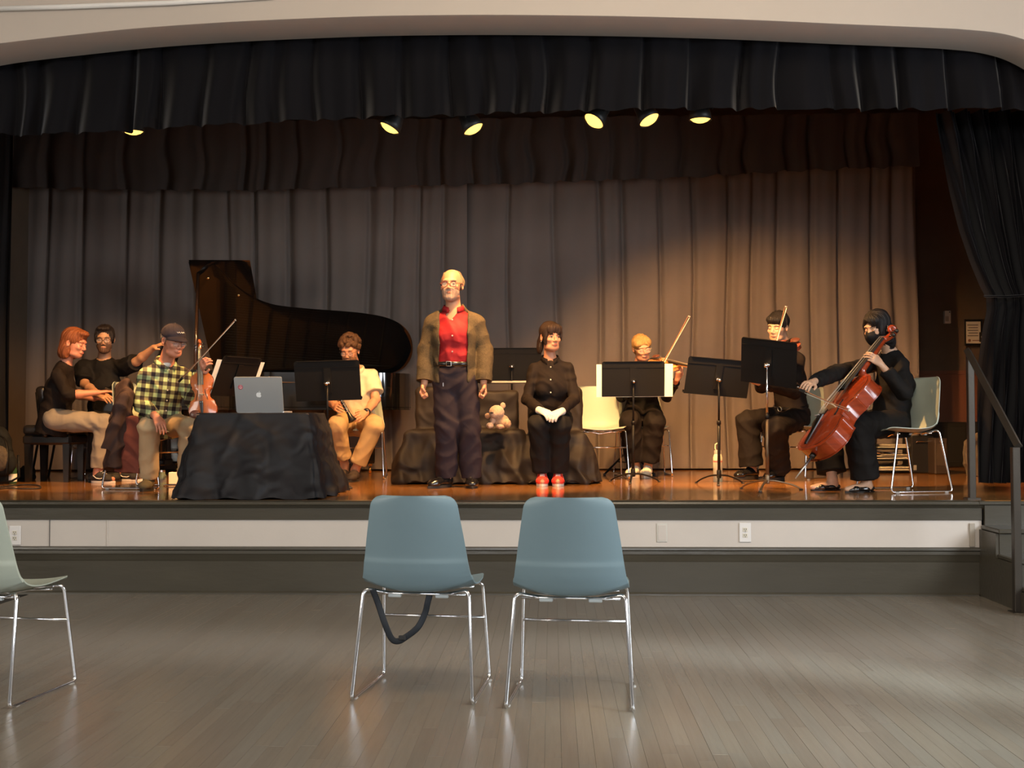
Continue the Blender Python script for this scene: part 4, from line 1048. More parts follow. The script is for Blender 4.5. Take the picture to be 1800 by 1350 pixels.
# ============================================================ STRINGED INSTRUMENTS AND BOWS
HW = [(0,.02),(.004,.10),(.02,.165),(.06,.23),(.12,.275),(.19,.291),(.26,.282),(.32,.255),(.355,.245),(.375,.262),(.385,.252),(.39,.225),(.42,.180),(.47,.156),(.52,.150),(.57,.157),(.61,.178),(.635,.205),(.645,.212),(.66,.195),(.70,.208),(.76,.229),(.82,.236),(.88,.222),(.93,.185),(.965,.13),(.99,.07),(1,.03)]
def instrument(name, label, cat, bot, top, nrm, body_len, total, rib, wood, wood2, violin=True, chin=True):
    bot = Vector(bot); ax = (Vector(top)-bot).normalized(); n = Vector(nrm); n = (n-ax*n.dot(ax)).normalized(); sd = ax.cross(n)
    # frame: X = side, Y = out of the top plate, Z = axis
    M = Matrix((sd, n, ax)).transposed(); t = thing(name, label, cat, bot); B = body_len
    def W(x, y, z): return M @ Vector((x*B, y*B, z*B))
    rh = rib/B; ov = .012
    def plate_(sgn, y0, arch, sc=1.0, m=None, nm='top_plate'):
        q = MB(); rows = []
        for k in range(57):
            z = (k/56); z = .5-.5*math.cos(pi*z); w_ = float(np.interp(z, [a for a, _ in HW], [b_ for _, b_ in HW]))*sc
            row = []
            for i in range(-8, 9):
                u = i/8; uu = math.sin(u*pi/2); e = max(0, 1-abs(uu)**2.2); zz = max(0, 1-abs(2*z-1)**3)
                row.append(W(uu*w_, y0+sgn*arch*e*zz**.6*(1-.15*math.cos(2*pi*z)), z))
            rows.append(row)
        q.grid(rows)
        rows2 = [[p-M@Vector((0, sgn*.006*B, 0)) for p in (r[0], r[-1])] for r in rows]
        q.grid([[r[0] for r in rows], [r[0] for r in rows2]]); q.grid([[r[-1] for r in rows], [r[1] for r in rows2]])
        return q.build(nm, m, t, True)
    tp = plate_(1, rh/2, .042, 1.0, wood, 'top_plate'); plate_(-1, -rh/2, .035, 1.0, wood2, 'back_plate')
    q = MB(); L = []; 
    zs = [k/80 for k in range(81)]; hw = [float(np.interp(z, [a for a, _ in HW], [b_ for _, b_ in HW]))*.965 for z in zs]
    loop = [(w_, z) for w_, z in zip(hw, zs)]+[(-w_, z) for w_, z in zip(hw[::-1], zs[::-1])]
    loop = [(x, .012+z*.976) for x, z in loop]
    q.grid([[W(x, -rh/2, z) for x, z in loop], [W(x, rh/2, z) for x, z in loop]], closed=True); q.build('ribs', wood2, t, auto=40)
    ebony = mat('ebony', (.012,.009,.007), .3)
    # f holes
    for s_ in (-1, 1):
        q = MB(); pts = bez([(.060,.60), (.072,.585), (.068,.555), (.088,.50), (.108,.44), (.104,.412), (.118,.398)], 4)if False else None
        c = [(.058,.590),(.070,.605),(.078,.590),(.074,.56),(.092,.50),(.112,.44),(.110,.405),(.120,.395),(.130,.410)]
        pp = bez([W(s_*x*1.0, rh/2+.0385+.0*x-.16*max(0, x-.08), z) for x, z in c], 4); q.tube(pp, [.004*B+.003*B*math.sin(pi*i/(len(pp)-1)) for i in range(len(pp))], 6); q.build('sound_hole', mat('hole_black', (.006,.004,.003), .9), tp, True)
    brz = .5; yb = rh/2+.041
    q = MB(); q.add([W(-.062,yb,brz-.006), W(.062,yb,brz-.006), W(.045,yb+.085,brz-.003), W(0,yb+.098,brz-.003), W(-.045,yb+.085,brz-.003), W(-.062,yb,brz+.008), W(.062,yb,brz+.008), W(.045,yb+.085,brz+.004), W(0,yb+.098,brz+.004), W(-.045,yb+.085,brz+.004)], [(0,1,2,3,4), (9,8,7,6,5), (0,5,6,1), (1,6,7,2), (2,7,8,3), (3,8,9,4), (4,9,5,0)]); q.build('bridge', mat('maple_pale', (.55,.36,.16), .45), t)
    N0 = .98; NL = (total-body_len)/B   # neck + scroll length relative to the body
    nut = 1+NL*.68; 
    fb0 = .70
    q = MB(); rows = []
    for k in range(9):
        u = k/8; z = fb0+(nut-fb0)*u; w_ = .062-.028*u; y = rh/2+.092-.022*u-.01*0
        rows.append([W(-w_, y-.012, z), W(-w_, y, z), W(-w_*.5, y+.012, z), W(0, y+.016, z), W(w_*.5, y+.012, z), W(w_, y, z), W(w_, y-.012, z)])
    q.grid(rows, closed=True); q.build('fingerboard', ebony, t, auto=50)
    q = MB(); q.tube([W(0, rh/2-.01, .985), W(0, rh/2+.035, 1.03), W(0, rh/2+.042, nut)], [.075*B*.6, .036*B, .030*B], 10); q.build('neck', wood2, t, True)
    # pegbox and scroll: a box that sweeps back and curls
    q = MB(); y0 = rh/2+.045; c = []
    e0 = nut; e1 = 1+NL*.90; c = [W(0, y0, e0), W(0, y0-.03, e0+(e1-e0)*.5), W(0, y0-.045, e1)]
    R0 = (total/B-e1)*.62; cz = e1+R0*.25; cy = y0-.045+R0*.9
    tur = []; 
    for k in range(30):
        a = -pi/2-.25+2*pi*1.25*k/29; rr = R0*(1-.62*k/29); tur.append(W(0, cy+rr*math.sin(a), cz+rr*math.cos(a)))
    c = bez(c, 5); rad = [.032*B]*len(c)+[.026*B*(1-.5*k/29) for k in range(30)]
    q.tube(c+tur, rad, 8, up=sd, ry=1.15); q.ell(W(0, cy, cz), Vector((.045, R0*.34, R0*.34))*B, 10, M); q.build('scroll', wood2, t, True)
    for i in range(4):
        z = nut+.03+i*(e1-nut-.03)/4; s_ = 1 if i % 2 else -1; q = MB()
        q.tube([W(-s_*.03, y0-.015, z), W(s_*.075, y0-.015, z)], .008*B, 8); q.ell(W(s_*.098, y0-.015, z), (M@Vector((1,0,0))).to_tuple() if False else (.022*B,)*3, 8); q.build('peg', ebony, t, True)
    q = MB(); rows = []
    for k in range(7):
        u = k/6; z = .03+(.36-.03)*u; w_ = .016+.026*u; y = yb+.012+.05*u
        rows.append([W(-w_, y-.012, z), W(-w_, y, z), W(0, y+.012, z), W(w_, y, z), W(w_, y-.012, z)])
    q.grid(rows, closed=True); tpc = q.build('tailpiece', ebony, t, auto=50)
    for i in range(4):
        u = (i-1.5)/1.5; q = MB(); q.tube([W(u*.034, yb+.068, .355), W(u*.036, yb+.094-.012*u*u, brz), W(u*.020, rh/2+.096-.012*u*u, nut), W(u*.012, y0+.0, nut+.06)], .0014 if violin else .0018, 5); q.build('string', mat('string_silver', (.62,.55,.42), .3, metal=.8), t, True)
        if not violin or i % 2: 
            g = MB(); g.tube([W(u*.03, yb+.072, .33), W(u*.03, yb+.09, .33)], .004, 6); g.build('fine_tuner', mat('steel', (.5,.5,.5), .3, metal=1), tpc, True)
    if chin and violin:
        q = MB(); q.ell(W(-.15, rh/2+.075, .10), (.105*B, .028*B, .085*B), 14, M); q.tube([W(-.10, rh/2+.05, .0), W(-.10, -rh/2-.03, -.008)], .004, 6); q.build('chin_rest', mat('chin_rest_wood', (.10,.035,.02), .3), t, True)
    if not violin:
        q = MB(); q.tube([W(0, 0, 0), W(0, 0, -.30)], [.011, .005], 8); q.build('endpin', mat('steel', (.5,.5,.5), .3, metal=1), t, True); q = MB(); q.tube([W(0,0,.01), W(0,0,-.03)], .022, 12); q.build('endpin_collar', ebony, t, True)
        # purfling line along the edge of the top plate
        q = MB(); pl = [W(x*.93, rh/2+.010, .5+(z-.5)*.975) for x, z in loop]; q.tube(pl, .0013, 4, closed=True); q.build('purfling', ebony, t)
    else:
        pass
    return t, M, W
def bow(label, frog, tip, up, r=.0042, hairside=.020, name='bow', group=None, stick=None):
    frog = Vector(frog); tip = Vector(tip); ax = (tip-frog).normalized(); L = (tip-frog).length; u = Vector(up); u = (u-ax*u.dot(ax)).normalized()
    t = thing(name, label, 'bow', frog, 0, group)
    pts = [ax*(L*k/12)-u*(.010*math.sin(pi*k/12)) for k in range(13)]
    q = MB(); q.tube(pts, [r*(1-.35*k/12) for k in range(13)], 8); q.build('stick', stick or mat('pernambuco', (.30,.12,.05), .35), t, True)
    q = MB(); q.tube([ax*.05-u*.019, ax*(L-.012)-u*.017], .0035, 6, ry=.3); q.build('bow_hair', mat('horsehair', (.72,.66,.52), .6), t, True)
    q = MB(); q.box(ax*.035-u*.011, (.012,.05,.022), Matrix((ax.cross(u), ax, u)).transposed(), bev=.002); q.build('frog', mat('ebony', (.012,.009,.007), .3), t)
    q = MB(); q.tube([ax*(L-.005), ax*(L+.002)-u*.020], [.005,.004], 6); q.build('tip', mat('bow_tip_ivory', (.6,.55,.45), .4), t, True)
    q = MB(); q.tube([-ax*.012, ax*.0], .0055, 8); q.build('screw', mat('steel', (.5,.5,.5), .3, metal=1), t, True)
    return t

# ============================================================ GRAND PIANO
ebp = mat('black_polish', (.006,.0055,.005), .05, coat=1.0, var=.0)
gold = mat('gold_plate', (.26,.14,.045), .32, metal=.8); brass = mat('brass', (.72,.48,.18), .25, metal=1)
def piano():
    far = 11.74; a = YP(0,0,far)
    X0 = YP(325, 470, 10.66).x-.45+.07; O = Vector((X0, far-1.5, HS)); t = thing('grand_piano', 'black polished concert grand piano with its lid propped open', 'piano', O, R_(4.5))
    RZ = 1.0; al = R_(42)
    LP = [(.45,1.5),(.52,1.5),(.65,1.495),(.74,1.40),(.86,1.20),(1.0,1.06),(1.12,.985),(1.26,.94),(1.55,.90),(1.9,.865),(2.1,.835),(2.27,.79),(2.40,.715),(2.48,.62),(2.525,.50),(2.535,.38),(2.52,.26),(2.47,.14),(2.40,.06),(2.30,.015),(2.2,0)]
    LPs = [(p.x, p.y) for p in bez([(x, w_, 0) for x, w_ in LP], 4)]
    def lidp(x, w_, h=0): return Vector((x, 1.5-w_*math.cos(al)-h*math.sin(al), RZ+.02+w_*math.sin(al)-h*math.cos(al)*-1 if False else RZ+.02+w_*math.sin(al)+h*math.cos(al)))
    # lid: h<0 is the underside that faces the audience
    ol = LPs+[(.45, 0)]
    n = len(ol); V = [lidp(x, w_, 0) for x, w_ in ol]+[lidp(x, w_, .022) for x, w_ in ol]
    q = MB(); q.add(V, [tuple(range(n)), tuple(range(2*n-1, n-1, -1))]+[(i, n+i, n+(i+1) % n, (i+1) % n) for i in range(n)]); lid = q.build('lid', ebp, t, auto=30)
    q = MB(); ff = [(.455,1.5),(1.03,1.5),(1.03,.02),(.455,.02)]; n = 4
    V = [lidp(x, w_, .024) for x, w_ in ff]+[lidp(x, w_, .044) for x, w_ in ff]
    q.add(V, [(0,1,2,3), (7,6,5,4)]+[(i, n+i, n+(i+1) % n, (i+1) % n) for i in range(n)]); q.build('front_flap', ebp, t, auto=30)
    # brass edge lines catch the light along the near rim of the lid
    for k in range(2):
        h = MB(); p = lidp(.60+.26*k, 1.35-.02-.22*k, -.006); h.lathe([(1e-5,.008),(.014,.006),(.017,0)], 12, Matrix.Rotation(pi/2+al*0, 3, 'X'), p); h.build('lid_catch', brass, lid, True)
    q = MB(); q.tube([Vector((.58, .10, RZ-.10)), lidp(.515, 1.38, -.01)], .024, 8, ry=.7); ps = q.build('lid_prop', mat('prop_stick', (.035,.018,.010), .2, coat=.6), t, True)
    # rim
    rim = [(x, 1.5-w_) for x, w_ in LPs]; rim = [(x-.015 if x > 2 else x, y+.012) for x, y in rim]
    rim = [(.14, .012), (.45, .012)]+rim[2:]+[(.14, 1.5)]
    n = len(rim); zb = RZ-.345
    def band(z0, z1, inset):
        # inner loop by offsetting towards the centroid
        cx = sum(p[0] for p in rim)/n; cy = 1.5*.5; V = []
        q = MB(); inn = []
        for i in range(n):
            a = Vector(rim[(i-1) % n]); b = Vector(rim[(i+1) % n]); d = (b-a); nn = Vector((-d.y, d.x)).normalized(); inn.append((rim[i][0]+nn.x*inset, rim[i][1]+nn.y*inset))
        q.grid([[(x, y, z0) for x, y in rim], [(x, y, z1) for x, y in rim], [(x, y, z1) for x, y in inn], [(x, y, z0) for x, y in inn]], closed=True); return q, inn
    q, inn = band(zb, RZ, .05)
    # keep the keyboard end low: cut rim there by using a separate case
    q.build('case', ebp, t, auto=35)
    q = MB(); q.prism([(x, y) for x, y in rim], zb-.02, zb+.01); q.build('case_bottom', ebp, t, auto=35)
    q = MB(); q.prism([(x, y) for x, y in inn], RZ-.16, RZ-.145); q.build('soundboard', mat('spruce', (.28,.15,.055), .3, bump=.05), t)
    q = MB()
    for k in range(9):
        x = .55+k*.20; w_ = float(np.interp(x, [p[0] for p in LP[:13]], [p[1] for p in LP[:13]])) if x < 2.4 else .5
        q.tube([(x, 1.44, RZ-.125), (x+.12, 1.5-w_+.10, RZ-.125)], .018, 6, ry=.5)
    q.box((.58, .75, RZ-.12), (.16, 1.38, .03)); q.build('iron_plate', gold, t)
    q = MB()
    for k in range(46):
        y = .10+k*.03; x1 = 1.0+1.35*(k/46)**.8; q.tube([(.55, y, RZ-.095), (min(2.3, x1), min(1.42, y+.12), RZ-.10)], .0016, 4)
    tag(q.build('strings', mat('string_silver', (.62,.55,.42), .3, metal=.8), t), kind='stuff')
    # keybed, cheeks, keys, fallboard, desk
    q = MB(); q.box((-.10, .75, RZ-.36), (.42, 1.5, .10), bev=.01); q.build('keybed', ebp, t)
    for y in (.03, 1.47):
        q = MB(); q.box((-.12, y, RZ-.24), (.38, .06, .20), bev=.02); q.build('key_cheek', ebp, t)
    q = MB()
    for k in range(52): q.box((-.22, .14+k*.0235, RZ-.285), (.16, .0222, .022), bev=.002)
    wk = q.build('white_keys', mat('key_ivory', (.7,.66,.58), .2), t); q = MB()
    for k in range(51):
        if k % 7 not in (2, 6): q.box((-.18, .152+k*.0235, RZ-.268), (.10, .011, .022), bev=.002)
    q.build('black_keys', ebp, t)
    q = MB(); q.box((-.115, .75, RZ-.20), (.025, 1.38, .16), bev=.005); q.build('fallboard', ebp, t)
    M = Matrix.Rotation(R_(18), 3, 'Y'); q = MB(); q.box((.16, .75, RZ+.13), (.015, .72, .25), M, bev=.004); q.build('music_desk', mat('satin_black', (.008,.007,.006), .5, spec=.2), t)
    # legs, lyre
    for x, y in ((.12, .16), (.12, 1.34), (2.12, .98)):
        q = MB(); 
        q.grid([[(x+sx*w_, y+sy*w_, z) for sx, sy in ((-1,-1),(1,-1),(1,1),(-1,1))] for w_, z in ((.045,.10),(.05,.12),(.058,.42),(.075,.60),(.075,zb))], closed=True); l = q.build('leg', ebp, t, auto=30)
        q = MB(); q.lathe([(.012,.12),(.022,.11),(.022,.075)], 10, None, (x, y, 0)); q.lathe([(1e-4,-.012),(.034,-.012),(.034,.012),(1e-4,.012)], 14, Matrix.Rotation(pi/2, 3, 'Y'), (x, y, .036)); q.build('caster', brass, l, True)
    q = MB(); 
    for s_ in (-.07, .07): q.tube([(.12, .75+s_, .16), (.14, .75+s_*1.3, zb)], .022, 8)
    q.box((.10, .75, .13), (.16, .32, .06), bev=.01); ly = q.build('pedal_lyre', ebp, t)
    for s_ in (-.09, 0, .09):
        q = MB(); q.box((-.03, .75+s_, .10), (.15, .028, .012), bev=.004); q.build('pedal', brass, ly)
    return t
piano()
# ============================================================ DRAPED TABLE, LAPTOP
blackcloth = mat('black_table_cloth', (.009,.0085,.0105), .6, bump=.1, bscale=300, var=.2, vscale=3, crease=5, spec=.35)
browncloth = mat('black_brown_drape', (.020,.0145,.0115), .6, bump=.1, bscale=300, var=.2, vscale=3, crease=4, spec=.3)
def table_cloth():
    zt = 1.203; tc = [D(341,724,7.95), D(545,724,7.95), D(574,724,8.50), D(374,724,8.50)]; bc = [D(302,878,7.63), D(564,878,7.63), D(611,862,8.62), D(330,862,8.62)]
    root = thing('table', 'low table under a creased black cloth, laptop on top', 'table', (tc[0].lerp(tc[2], .5).x, tc[0].lerp(tc[2], .5).y, HS)); off = root.location.copy()
    def loop(c, rf, n=64):
        out = []
        for s_ in range(4):
            a, b_ = c[s_], c[(s_+1) % 4]
            for k in range(n):
                t = k/n; out.append((a.lerp(b_, t), s_, t))
        return out
    T = loop(tc, 0); B = loop(bc, 0); n = len(T); rows = []
    ctr = sum((Vector(p[0]) for p in T), Vector())/n; ctr.z = zt
    for s in (0.02, .35, .7, .93): rows.append([Vector((ctr.x+(p[0].x-ctr.x)*s, ctr.y+(p[0].y-ctr.y)*s, zt+.002*math.sin(i*.4))) for i, p in enumerate(T)])
    m = 46
    for k in range(m+1):
        v = k/m; row = []
        for i in range(n):
            a, b_ = T[i][0], B[i][0]; fl = v**1.25
            x = a.x+(b_.x-a.x)*fl; y = a.y+(b_.y-a.y)*fl; z = zt+(HS+.006-zt)*v
            nx, ny = x-ctr.x, y-ctr.y; l = math.hypot(nx, ny)+1e-6
            tt = T[i][2]; cr = math.exp(-(min(tt, 1-tt)/.07)**2)
            w_ = (.020*math.sin(i*.21+v*1.2)+.014*math.sin(i*.47-v*3))*v - .035*cr*v*v*(1 if T[i][1] in (0,1) else 1)*math.cos(i)
            nz = noise.noise(Vector((x*3.1, y*3.1, z*5)))*.022+ (1-abs(noise.noise(Vector((x*3.5+z*4, y*5, z*7+x*3)))*2.2))*.016+(1-abs(noise.noise(Vector((x*9-z*6+4, y*9, z*12)))*2.4))*.006
            w_ += nz*min(1, v*5)
            # corner rounding
            rr = .02*cr
            x += nx/l*(w_-rr); y += ny/l*(w_-rr); z += .010*math.sin(i*.33)*v**8
            row.append(Vector((x, y, max(z, HS+.003))))
        rows.append(row)
    q = MB(); q.grid([[p-off for p in r] for r in rows], closed=True); c = q.build('cloth', blackcloth, root, True)
    q = MB(); q.prism([(p.x-off.x, p.y-off.y) for p in [ctr+(t-ctr)*.97 for t in tc]], zt-off.z-.03, zt-off.z-.006); q.build('tabletop', mat('table_wood', (.2,.1,.05), .5), root)
    for p in tc:
        p = ctr+(Vector(p)-ctr)*.90; q = MB(); q.box((p.x-off.x, p.y-off.y, (zt-HS-.03)/2), (.03,.03,zt-HS-.03)); q.build('leg', mat('table_wood', (.2,.1,.05), .5), root)
    return zt
ZT = table_cloth()
def laptop():
    al = mat('laptop_aluminium', (.58,.59,.59), .32, metal=.55, var=.02)
    hl = D(416,721.5,8.22); hr = D(499,720.5,8.20); hl.z = hr.z = ZT+.008
    t = thing('laptop', 'open silver laptop seen from behind on the black table', 'laptop', (hl+hr)/2); x = (hr-hl); W_ = x.length; x.normalize(); y = Vector((-x.y, x.x, 0))
    top = D(453,662.5,8.10)-(hl+hr)/2; up = top.normalized(); H_ = top.length; nr = up.cross(x); M = Matrix((x, nr, up)).transposed()  # nr: away from the camera
    def rr(W_, H_, r, n=5):
        o = []
        for sx, sz, a0 in ((1,-1,-pi/2),(1,1,0),(-1,1,pi/2),(-1,-1,pi)):
            for k in range(n): a = a0+pi/2*k/(n-1); o.append((sx*(W_/2-r)+r*math.cos(a), sz*(H_/2-r)+r*math.sin(a)))
        return o
    MX = M @ Matrix(((1,0,0),(0,0,-1),(0,1,0)))
    q = MB(); q.prism(rr(W_, H_, .012), -.004, .004, MX, up*(H_/2)); lid = q.build('lid', al, t, auto=40)
    q = MB(); q.prism(rr(W_*.95, H_*.9, .006), -.0052, -.0042, MX, up*(H_/2)); q.build('screen', mat('screen_dark', (.02,.02,.025), .1), lid)
    q = MB(); MB_ = Matrix((x, y, Vector((0,0,1)))).transposed(); q.prism(rr(W_, .245, .012), -.006, .008, MB_, y*.125); bs = q.build('base', al, t, auto=40)
    q = MB(); q.box(y*.09+Vector((0,0,.0085)), (W_*.8, .10, .002), MB_); q.build('keyboard', dk, bs)
    # fruit emblem
    s_ = .0215; o = []
    pts = [(0,.72),(.18,.80),(.42,.84),(.68,.68),(.80,.52),(.62,.36),(.55,.12),(.62,-.14),(.82,-.30),(.70,-.62),(.46,-.92),(.24,-.96),(0,-.88),(-.24,-.96),(-.46,-.92),(-.74,-.58),(-.88,-.12),(-.86,.28),(-.68,.64),(-.42,.82),(-.18,.80)]
    q = MB(); q.prism([(a*s_, b*s_*.98) for a, b in pts][::-1], .0042, .0050, MX, up*(H_*.50)); q.prism([(a*s_, b*s_) for a, b in [(.02,.92),(.06,1.16),(.20,1.34),(.40,1.42),(.38,1.18),(.24,1.0)]][::-1], .0042, .0050, MX, up*(H_*.50)); q.build('emblem', mat('emblem_white', (.80,.80,.78), .4, var=0), lid)
    c = up*(H_*.72)-x*(W_*.375)
    q = MB(); q.lathe([(1e-4,.0053),(.0175,.0053),(.0175,.004)], 24, MX, c); st = q.build('round_sticker', mat('sticker_crimson', (.50,.02,.05), .4, var=0), lid)
    q = MB(); wq = lambda a, b: c+MX@Vector((a*.0175, b*.0175, .0056))
    q.tube([wq(.72*math.cos(k*pi/10), .72*math.sin(k*pi/10)) for k in range(20)], .0007, 4, closed=True)
    q.tube([wq(a, b) for a, b in bez([Vector((-.42,-.1,0)), Vector((-.2,-.42,0)), Vector((.2,-.42,0)), Vector((.45,-.05,0)), Vector((.2,.15,0)), Vector((-.1,0,0)), Vector((.1,.4,0)), Vector((.4,.42,0))], 4) for a, b in [(0,0)]] if False else [wq(p.x, p.y) for p in bez([Vector((-.42,-.1,0)), Vector((-.2,-.42,0)), Vector((.2,-.42,0)), Vector((.42,-.05,0)), Vector((.2,.15,0)), Vector((-.1,0,0)), Vector((-.15,.38,0)), Vector((.25,.42,0))], 4)], .0012, 5)
    q.build('sticker_swirl', mat('emblem_white', (.8,.8,.78), .4), st)
laptop()
# ---- three seats under a long dark drape
def drape():
    root = thing('draped_seats', 'row of three seats shrouded in dark cloth behind the standing man', 'draped chairs', (D(872,800,9.9).x, D(872,800,9.9).y, HS)); off = root.location.copy()
    pr = []
    def bx(pxl, pxr, da, db, z0, z1, rd=.05, k=.035):
        a = D(pxl, 700, da); b_ = D(pxr, 700, da); c = ((a.x+b_.x)/2, a.y+(db-da)/2, HS+(z0+z1)/2); pr.append((rbox(c, (abs(b_.x-a.x)/2, (db-da)/2, (z1-z0)/2), None, rd), k))
    bx(708, 775, 9.56, 10.0, .0, .455, .05); bx(822, 922, 9.56, 10.0, .0, .455, .05); bx(925, 1030, 9.56, 10.0, 0, .43, .05)
    bx(728, 790, 9.95, 10.12, 0, .83, .05); bx(800, 912, 9.95, 10.12, 0, .79, .04, .03); bx(928, 1024, 9.95, 10.12, .0, .83, .05)
    bx(760, 850, 9.70, 10.05, 0, .42, .05, .10)
    bx(700, 1036, 9.50, 10.15, -.1, .20, .06, .25); bx(694, 1044, 9.42, 10.2, -.1, .04, .05, .12)
    a = D(1028,700,9.55); pr.append((cone((a.x-.03, a.y+.1, HS+.35), (a.x+.10, a.y-.02, HS+.01), .06, .05), .08))
    f = Field([p for p, k in pr], .0135)
    for p, k in pr: f.add(p, k)
    f.sub(half((0,0,HS+.002), (0,0,1)), .002)
    def wf(V):
        x, y, z = V[:,0], V[:,1], V[:,2]-HS; lo = np.clip(1-z/.5, 0, 1)
        return lo*(.026*(1-2*np.abs(np.sin(x*9+1.5*np.sin(z*4+x*2)+y*6)))+.013*(1-2*np.abs(np.sin(x*19+2*np.sin(z*6+1)+y*11))))+.006*fold(V, 7, 3)+.0035*fold(V, 17, 1)
    f.build('cloth', browncloth, root, off, wfn=wf)
    for px, d in ((745, 9.8), (872, 9.8), (978, 9.8)):   # chair feet and frames beneath
        q = MB(); c = D(px, 700, d)-off; c.z = 0
        for sx in (-1, 1): q.tube(rod([c+Vector((sx*.16,-.13,.38)), c+Vector((sx*.18,-.15,.03)), c+Vector((sx*.18,.15,.03)), c+Vector((sx*.16,.13,.38))], .008, .02), .008, 6)
        q.build('chair_frame', chrome, root, True)
    return root
drape()
# flat pale case on the seat behind
a = D(858,671,10.15); b_ = D(944,671,10.15)
q = MB(); q.box(((a.x+b_.x)/2, (a.y+b_.y)/2, a.z-.006), ((b_-a).length, .20, .018), bev=.003); o = q.build('folder', mat('grey_folder', (.42,.38,.33), .6)); tag(o, 'thin pale folder lying flat on the drape behind the standing man', 'folder')

# ---- teddy bear
def bear():
    d = 9.42; root = thing('teddy_bear', 'small beige plush teddy bear slumped on the middle draped seat', 'teddy bear', D(879,754,d)); off = root.location.copy()
    def E(px, py, dd, r, yaw=0): return (ell(D(px, py, d+dd), r, np.array(Rm(yaw))), .012)
    pr = [E(873,725,-.01,(.064,.058,.060),-20), E(882,741,.02,(.062,.052,.058)), E(857,731,.03,(.024,.014,.024),-20), E(884,713,.03,(.022,.014,.026)), E(867,729,-.055,(.030,.026,.024)),
          E(861,748,-.06,(.030,.044,.024)), E(879,750,-.075,(.034,.040,.020)), E(893,745,-.02,(.026,.030,.036)), E(866,739,-.02,(.022,.026,.034))]
    f = Field([p for p, k in pr], .0042)
    for p, k in pr: f.add(p, k)
    def wf(V): return .0016*np.sin(V[:,0]*600+V[:,2]*300)*np.sin(V[:,2]*520+V[:,1]*410)+.001*np.sin(V[:,0]*210)*np.sin(V[:,2]*190)
    bd = f.build('body', mat('plush_beige', (.50,.33,.22), .9, bump=.5, bscale=220, var=.18, vscale=40, sheen=.4), root, off, wfn=wf)
    q = MB(); q.ell(D(864.5,725.5,d-.083)-off, (.015,.008,.008), 10); q.build('nose', mat('bear_nose', (.03,.02,.018), .4), root, True)
    for px, py in ((859,723), (874,721)):
        q = MB(); q.ell(D(px,py,d-.058)-off, (.005,.004,.005), 8); q.build('eye', mat('bear_nose', (.03,.02,.018), .4), root, True)
    for px, py, r in ((861,748,.020), (879,750,.022)):
        q = MB(); q.ell(D(px,py+1,d-.105)-off, (r*.7,.006,r*.6), 10); q.build('paw_pad', mat('pad_cream', (.60,.46,.34), .9), root, True)
bear()

# ============================================================ CLOTH MATERIALS FOR PEOPLE
def cm(n, c, **k): return mat(n, c, k.pop('rough', .8), bump=k.pop('bump', .15), bscale=k.pop('bscale', 260), var=k.pop('var', .12), sheen=k.pop('sheen', 0), crease=k.pop('crease', 11), spec=.2, **k)
blk = cm('black_jersey', (.0075,.0065,.006)); blk2 = cm('black_brown_cotton', (.011,.0072,.0058)); blkT = cm('charcoal_trouser', (.010,.0075,.0065))
khaki = cm('khaki_twill', (.46,.34,.20)); tanc = cm('tan_chino', (.44,.29,.14)); greyt = cm('grey_beige_trouser', (.23,.195,.155)); navy = cm('navy_plum_wool', (.024,.017,.022))
red = cm('crimson_shirt_cotton', (.27,.014,.018), rough=.55); olive = cm('olive_brown_fleece', (.082,.061,.034), bump=.5, bscale=180, var=.3, vscale=70); cream_l = cm('cream_linen', (.60,.51,.35))
def plaid():
    m = cm('green_buffalo_plaid', (.5,.6,.3)); nt = m.node_tree; N = nt.nodes; L = nt.links; b = N['Principled BSDF']; tc = N.new('ShaderNodeTexCoord'); mp = N.new('ShaderNodeMapping'); mp.inputs['Rotation'].default_value = (0, R_(-6), R_(-25)); L.new(tc.outputs['Object'], mp.inputs[0]); sp = N.new('ShaderNodeSeparateXYZ'); L.new(mp.outputs[0], sp.inputs[0]); outs = []
    def ma(op, a, v=None, b2=None):
        n = N.new('ShaderNodeMath'); n.operation = op; L.new(a, n.inputs[0])
        if v is not None: n.inputs[1].default_value = v
        if b2 is not None: L.new(b2, n.inputs[1])
        return n.outputs[0]
    for ax in ('X', 'Z'):
        s_ = ma('MULTIPLY', sp.outputs[ax], 1/.064); fr = ma('FRACT', ma('ADD', s_, 50)); outs.append(ma('GREATER_THAN', fr, .5))
    sm_ = ma('MULTIPLY', ma('ADD', outs[0], b2=outs[1]), .5)
    cr = N.new('ShaderNodeValToRGB'); cr.color_ramp.interpolation = 'CONSTANT'; e = cr.color_ramp.elements; e[0].position = 0; e[0].color = (.40,.50,.24,1); e[1].position = .25; e[1].color = (.125,.125,.075,1); x = e.new(.75); x.color = (.022,.016,.020,1)
    L.new(sm_, cr.inputs[0]); L.new(cr.outputs[0], b.inputs['Base Color']); return m
plaid_m = plaid()
gl_dark = mat('dark_frames', (.02,.012,.010), .3); gl_red = mat('tortoise_red_frames', (.16,.03,.02), .3); gl_thin = mat('wire_frames', (.30,.22,.14), .3, metal=.8); gl_clear = mat('pale_frames', (.60,.45,.28), .3)
hA = lambda n, c: mat('hair_'+n, c, .5, bump=.5, bscale=120, var=.35, vscale=30, stretch=(3,3,.5), spec=.3)
black_lea = mat('black_leather', (.010,.009,.009), .18, coat=.3); rubber = mat('dark_rubber', (.02,.018,.016), .7); wsole = mat('white_rubber', (.62,.58,.52), .6); lace_w = mat('white_lace', (.7,.68,.64), .8)
root_of = {}

